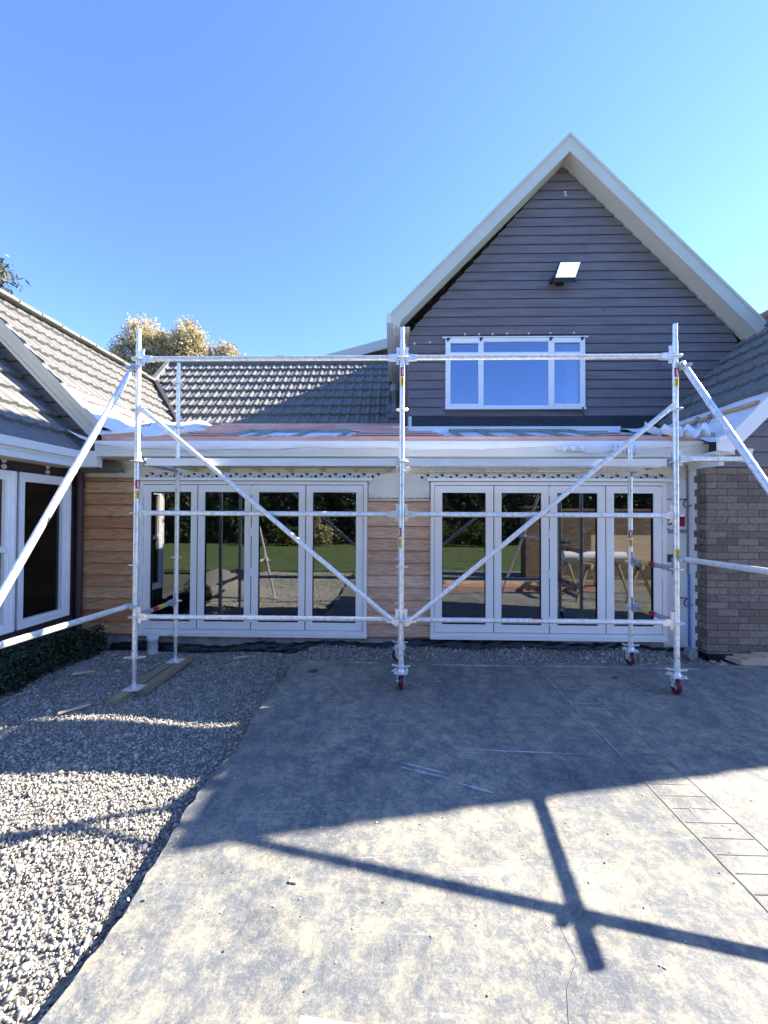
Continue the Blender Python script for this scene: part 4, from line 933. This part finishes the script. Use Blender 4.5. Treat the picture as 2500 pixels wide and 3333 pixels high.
# ================================================================== LOOSE THINGS
mb = MB(); mb.beam((-2.605, -.26, -.045), (-2.61, .70, -.045), .095, .045)
tag(mb.build('timber_plank', 'weathered timber'), 'weathered timber sole plank under the front screw jack, near end sticking out', 'plank')
mb = MB(); mb.beam((-2.485, -.03, -.0455), (-2.495, .90, -.0455), .095, .045)
tag(mb.build('timber_plank', 'weathered timber'), 'weathered timber sole plank reaching further back under the rear screw jack', 'plank')
mb = MB(); mb.lathe((-3.11, 1.18, -.1), [(.060, 0), (.060, .17), (.066, .172), (.066, .235), (.056, .235), (.054, .05), (.0005, .05)], n=24)
tag(mb.build('drain_pipe', 'pvc white'), 'short white plastic drain pipe standing in gravel by the left door', 'pipe')
def sliver(name, a, b, w, h, m, label, cat):
    mb = MB(); a = Vector(a); b = Vector(b); d = (b-a); q = Vector((0, 0, 1)).cross(d).normalized()
    vs = []
    for f, ww in ((0, 1), (.75, .9), (1, .15)):
        p = a.lerp(b, f); vs += [p-q*w*ww/2, p+q*w*ww/2, p+q*w*ww/2+Vector((0, 0, h)), p-q*w*ww/2+Vector((0, 0, h))]
    fs = [(3, 2, 1, 0), (8, 9, 10, 11)]
    for k in range(2): fs += [(k*4+i, k*4+(i+1) % 4, k*4+4+(i+1) % 4, k*4+4+i) for i in range(4)]
    mb.add(vs, fs); return tag(mb.build(name, m), label, cat)
sliver('wood_sliver', (-2.95, -.43, -.066), (-2.78, -.28, -.058), .03, .012, 'pale timber', 'long pointed pale wood sliver lying on gravel in front of the scaffold', 'offcut')
sliver('wood_sliver', (-2.0, .98, -.075), (-1.83, 1.04, -.07), .05, .012, 'pale timber', 'small pale wood chip on gravel below the second door leaf', 'offcut')
sliver('wood_sliver', (-3.52, .42, -.07), (-3.33, .49, -.065), .05, .014, 'pale timber', 'pale splintered wood scrap lying near the low hedge', 'offcut')
mb = MB(); mb.beam((-3.66, 1.02, 2.60), (-3.22, 1.06, 2.635), .07, .075)
tag(mb.build('timber_offcut', 'pine timber'), 'short pine offcut lying on loose roof wrap above the left fascia end', 'offcut')
def sheet(x0, x1, y0, y1, z, sk, label):
    mb = MB(); mb.prism([(x0+sk, y0), (x1, y0-.01), (x1, y1), (x0, y1)], z, z+.019, axis='z'); mb.prism([(x0+sk+.012, y0+.012), (x1, y0+.01), (x1, y1-.01), (x0+.012, y1-.012)], z+.019, z+.0215, axis='z')
    tag(mb.build('plywood_board', ['plywood']), label, 'board', 'plywood boards stacked by the brick corner')
sheet(3.78, 5.3, .77, .96, .003, .03, 'bottom plywood board of the stack, on the concrete beside the brick corner')
sheet(3.80, 5.3, .79, .962, .026, .03, 'second plywood board from the bottom of the stack at the brick corner')
sheet(3.88, 5.3, .80, .964, .050, .05, 'third plywood board of the stack by the brick corner, set back to the right')
sheet(4.08, 5.3, .83, .965, .074, .06, 'topmost and shortest looking plywood board of the stack by the brick corner')
mb = MB(); mb.tube((3.385, 1.0, .058), (3.405, .935, .058), .072, 22)
tag(mb.build('timber_round', 'lead grey'), 'grey sawn round post offcut lying at the foot of the brick corner', 'post offcut')
mb = MB(); mb.beam((-.37, -2.577, .02), (1.1, -2.70, .02), .10, .035)
tag(mb.build('timber_plank', 'pink timber'), 'pink treated timber plank on the concrete at the very bottom of the picture', 'plank')
mb = MB(); mb.add([(2.2+dx, .36+dy, .004+dz) for dx, dy, dz in ((-.05, 0, 0), (-.01, -.025, .012), (.05, 0, .006), (.01, .025, .014))], [(0, 1, 2, 3)])
tag(mb.build('dead_leaf', 'dead leaf'), 'brown dead leaf on concrete between the two right castors', 'leaf')
mb = MB(); mb.add([(-.93+.05*a, .42+.03*b, .004+c) for a, b, c in ((-1, -1, 0), (1, -1.3, .004), (1.2, 1, .012), (-.8, 1, .003))], [(0, 1, 2, 3)])
tag(mb.build('plastic_scrap', 'black plastic'), 'small black plastic scrap on dark concrete near the slab corner', 'scrap')
mb = MB(); mb.beam((-.535, -2.02, .005), (-.50, -2.025, .006), .014, .007)
tag(mb.build('wood_chip', 'pale timber'), 'tiny pale wood chip on sunlit concrete left of the shadow cross', 'offcut')

# ================================================================== PLANTS
hb = thing('box_hedge', 'low dark clipped box hedge along the left wing wall under the windows', 'hedge', (-3.98, -.5, -.1))
def hedge_pts(n):
    y = rng.uniform(-1.55, 1.22, n); t = rng.uniform(0, 1, n); a = rng.uniform(-.25, 1., n)*math.pi*.62
    prof = .31+.05*np.sin(3.1*y)+.03*np.sin(9*y+1); wid = .20+.035*np.sin(5*y+2)
    sh = 1-.35*rng.random(n)**2
    x = -4.02+wid*np.cos(a)*sh*1.3; z = -.1+np.maximum(.02, prof*(.45+.62*np.sin(np.maximum(a, -.6))*sh))
    k = t < .25; z = np.where(k, -.08+rng.random(n)*.35, z); x = np.where(k, -4.0+wid*1.15*(.7+.3*rng.random(n)), x)
    return np.stack([x, y, z], 1)+rng.normal(size=(n, 3))*.012
raw('foliage', leaves(17000, hedge_pts, .030, .7), 4, 'box leaf', hb)
mb = MB()
for k in range(20):
    y = -1.4+k*.13; mb.tube((-4.05, y, -.12), (-4.0+rng.uniform(-.1, .1), y+rng.uniform(-.1, .1), .2), .008, 6, r2=.004)
mb.build('stem', 'twig', hb)
def tree(name, label, base, trunk, blobs, n, leaf, lm, asp, per, down=0., limbs=8, group=None, cat='tree', bark='bark', shell=.45):
    t = thing(name, label, cat, base, group); bx, by, bz = base; mb = MB()
    p = Vector(base); tops = []
    lean = Vector((trunk[2], 0, trunk[1]))
    mb.tube(p, p+lean*.5, trunk[0], 12, r2=trunk[0]*.72); mb.tube(p+lean*.5, p+lean, trunk[0]*.72, 10, r2=trunk[0]*.3); mb.build('trunk', bark, t)
    lb = MB()
    for k in range(limbs):
        b = blobs[k % len(blobs)]; f = rng.uniform(.35, .9); s = p+lean*f; e = Vector(b[0])+Vector(rng.normal(size=3))*.35*b[1][2]; m_ = s.lerp(e, .5)+Vector((0, 0, .15*(e-s).length*.4))
        r = trunk[0]*.35; lb.tube(s, m_, r, 7, r2=r*.6); lb.tube(m_, e, r*.6, 6, r2=r*.15)
        for q in range(3):
            e2 = e+Vector(rng.normal(size=3))*b[1][2]*.45; lb.tube(m_.lerp(e, .6), e2, r*.2, 5, r2=r*.05)
    lb.build('branch', bark, t)
    raw('crown', leaves(n, clumps(blobs, per, shell), leaf, asp, down=down), 4, lm, t); return t
def dot(cx, cz, rx, rz, y): return ((cx, y, cz), (rx, rx, rz))
tree('birch_tree', 'golden birch tree with two rounded crown tops behind the left roof ridge', (-12.4, 16.5, -.2), (.22, 10.5, .3),
     [dot(-13.1, 10.9, .85, 1.05, 16.5), dot(-13.5, 9.8, 1.1, 1.3, 16.4), dot(-12.3, 10.2, 1.2, 1.1, 16.8), dot(-14.3, 9.3, .6, .6, 16.4), dot(-10.6, 10.6, .85, 1.05, 16.3), dot(-10.5, 9.6, 1.25, 1.2, 16.5), dot(-11.7, 9.5, 1.2, 1.3, 16.5), dot(-12.8, 8.4, 1.9, 1.3, 16.5), dot(-10.6, 8.3, 1.6, 1.3, 16.5)], 70000, .10, 'birch leaf', .75, .17, limbs=14)
tree('birch_tree', 'smaller golden birch tree to the right of the tall birch behind the roofs', (-8.7, 17, -.2), (.16, 9, 0),
     [dot(-8.9, 9.9, .7, .95, 17), dot(-8.5, 9.2, 1.0, 1.0, 17), dot(-9.6, 9.0, 1.0, 1.2, 17), dot(-8.8, 8.2, 1.3, 1.2, 17)], 30000, .10, 'birch leaf', .75, .16, limbs=8)
tree('gum_tree', 'dark gum tree with drooping narrow leaves at the left edge of the sky', (-12.9, 7.6, -.2), (.22, 8.6, .4),
     [dot(-12.0, 8.85, .95, .5, 7.3), dot(-12.3, 8.3, 1.2, .5, 7.1), dot(-11.75, 7.85, .35, .3, 7.0), dot(-12.6, 7.2, .9, .4, 7.), dot(-13.6, 9, 1.2, .9, 8)], 5200, .20, 'gum leaf', .22, .16, down=.7, limbs=12, bark='twig')

# ================================================================== GARDEN BEHIND THE CAMERA (seen in the glass)
hd = thing('tall_hedge', 'tall dark hedge beyond the lawn, mirrored in the door glass', 'hedge', (0, -18.5, -.05))
def tall(n):
    x = rng.uniform(-26, 24, n); z = 7.5*rng.random(n)**.9; y = -18.2-.6*rng.random(n)+.35*np.sin(x*1.3)*np.sin(z*1.1+x)+.2*np.sin(x*3.3+z*2)
    return np.stack([x, y, z], 1)
raw('foliage', leaves(42000, tall, .22, .7), 4, 'hedge leaf', hd)
mb = MB(); mb.box(-26, 24, -20.4, -19.4, -.1, 7.); mb.build('inner_growth', 'box leaf', hd)
k = 0
for x, r, h, lab, lm in ((-8.5, .8, .8, 'round green garden shrub by the hedge, furthest left in the glass', 'shrub leaf'), (-4.6, .7, 1.5, 'golden leafed garden shrub mirrored in the left door', 'birch leaf'), (-6.4, .9, 1.1, 'spreading green garden shrub mirrored in the left door', 'shrub leaf'), (2.0, 1.2, 1.6, 'broad green garden shrub mirrored in the right door', 'shrub leaf'), (4.6, .8, 1.3, 'upright grassy green shrub mirrored beside the brick garden wall', 'shrub leaf')):
    t = thing('garden_shrub', lab, 'shrub', (x, -16.9, -.05), 'shrubs in front of the tall hedge')
    raw('foliage', leaves(2600, clumps([((x, -16.9, h*.55), (r, r*.6, h*.6)), ((x+r*.7, -16.8, h*.35), (r*.6, r*.5, h*.45))], .12, .3), .13, .6), 4, lm, t)
gw_ = thing('garden_wall', 'brown brick garden wall with capped pillar standing right of the camera', 'brick wall', (5.6, -4.55, 0))
mb = MB(); mb.box(3.9, 9, -4.65, -4.45, -.1, 1.83); mb.build('wall', 'garden brick', gw_)
mb = MB(); mb.box(3.45, 3.9, -4.78, -4.35, -.1, 1.9); mb.build('pillar', 'garden brick', gw_)
mb = MB(); mb.box(3.9, 9, -4.68, -4.42, 1.83, 1.90); mb.box(3.40, 3.93, -4.82, -4.31, 1.9, 1.96); mb.build('cap', 'garden brick', gw_)
for kk, (x0, x1, yv, z, m_, lab) in enumerate(((1.15, 4.7, -2.74, 0, 'pink timber', 'lowest front plank of the timber stack on the concrete right of the camera'), (1.25, 4.9, -2.86, 0, 'red batten', 'lowest back plank of the timber stack right of the camera'),
        (1.05, 4.6, -2.75, .062, 'red batten', 'red middle plank of the timber stack right of the camera'), (1.2, 4.75, -2.87, .062, 'pink timber', 'pink middle back plank of the timber stack right of the camera'), (1.1, 4.65, -2.79, .124, 'pale timber', 'pale top plank of the timber stack right of the camera'))):
    mb = MB(); mb.beam((x0, yv, z+.03), (x1, yv+.03, z+.03), .105, .055); tag(mb.build('timber_plank', m_), lab, 'plank', 'timber stack beside the camera')
def sawhorse(x, y, rot, label):
    s = thing('saw_horse', label, 'saw horse', (x, y, 0)); c, q = math.cos(rot), math.sin(rot)
    def T(a, b, z): return (x+a*c-b*q, y+a*q+b*c, z)
    mb = MB(); mb.beam(T(-.55, 0, .70), T(.55, 0, .70), .05, .09); mb.build('beam', 'pale timber', s)
    for a in (-.42, .42):
        for b in (-1, 1): mb = MB(); mb.beam(T(a, b*.02, .68), T(a*1.1, b*.26, 0), .035, .05); mb.build('leg', 'weathered timber', s)
        mb = MB(); mb.beam(T(a*1.04, -.13, .35), T(a*1.04, .13, .35), .02, .06); mb.build('stretcher', 'weathered timber', s)
sawhorse(3.75, -2.0, 1.5, 'timber saw horse under the white wrap roll, mirrored in the right door')
sawhorse(4.75, -1.95, 1.6, 'timber saw horse further right carrying the plywood sheet')
mb = MB(); mb.tube((3.45, -2.0, .85), (4.7, -1.95, .85), .10, 20); tag(mb.build('wrap_roll', 'steel white roll'), 'white roll of building wrap lying across the saw horses', 'roll')
mb = MB(); mb.beam((4.2, -2.35, 1.0), (5.6, -2.35, 1.0), .02, .55); tag(mb.build('plywood_sheet', 'plywood'), 'plywood sheet standing on edge behind the right saw horse', 'board')
pile = MB(); n = 26; vs = []
for j in range(9):
    for i in range(n):
        a = 2*math.pi*i/n; r = .95*(1-j/8)**.8*(1+.12*math.sin(3*a+j)); vs.append((-4.1+r*math.cos(a)*1.2, -2.7+r*math.sin(a), -.12+.58*(j/8)))
pile.add(vs, [(j*n+i, j*n+(i+1) % n, (j+1)*n+(i+1) % n, (j+1)*n+i) for j in range(8) for i in range(n)], 0, True)
tag(pile.build('gravel_pile', 'gravel soil'), 'grey heap of gravel left of the camera, mirrored in the left door', 'gravel heap')
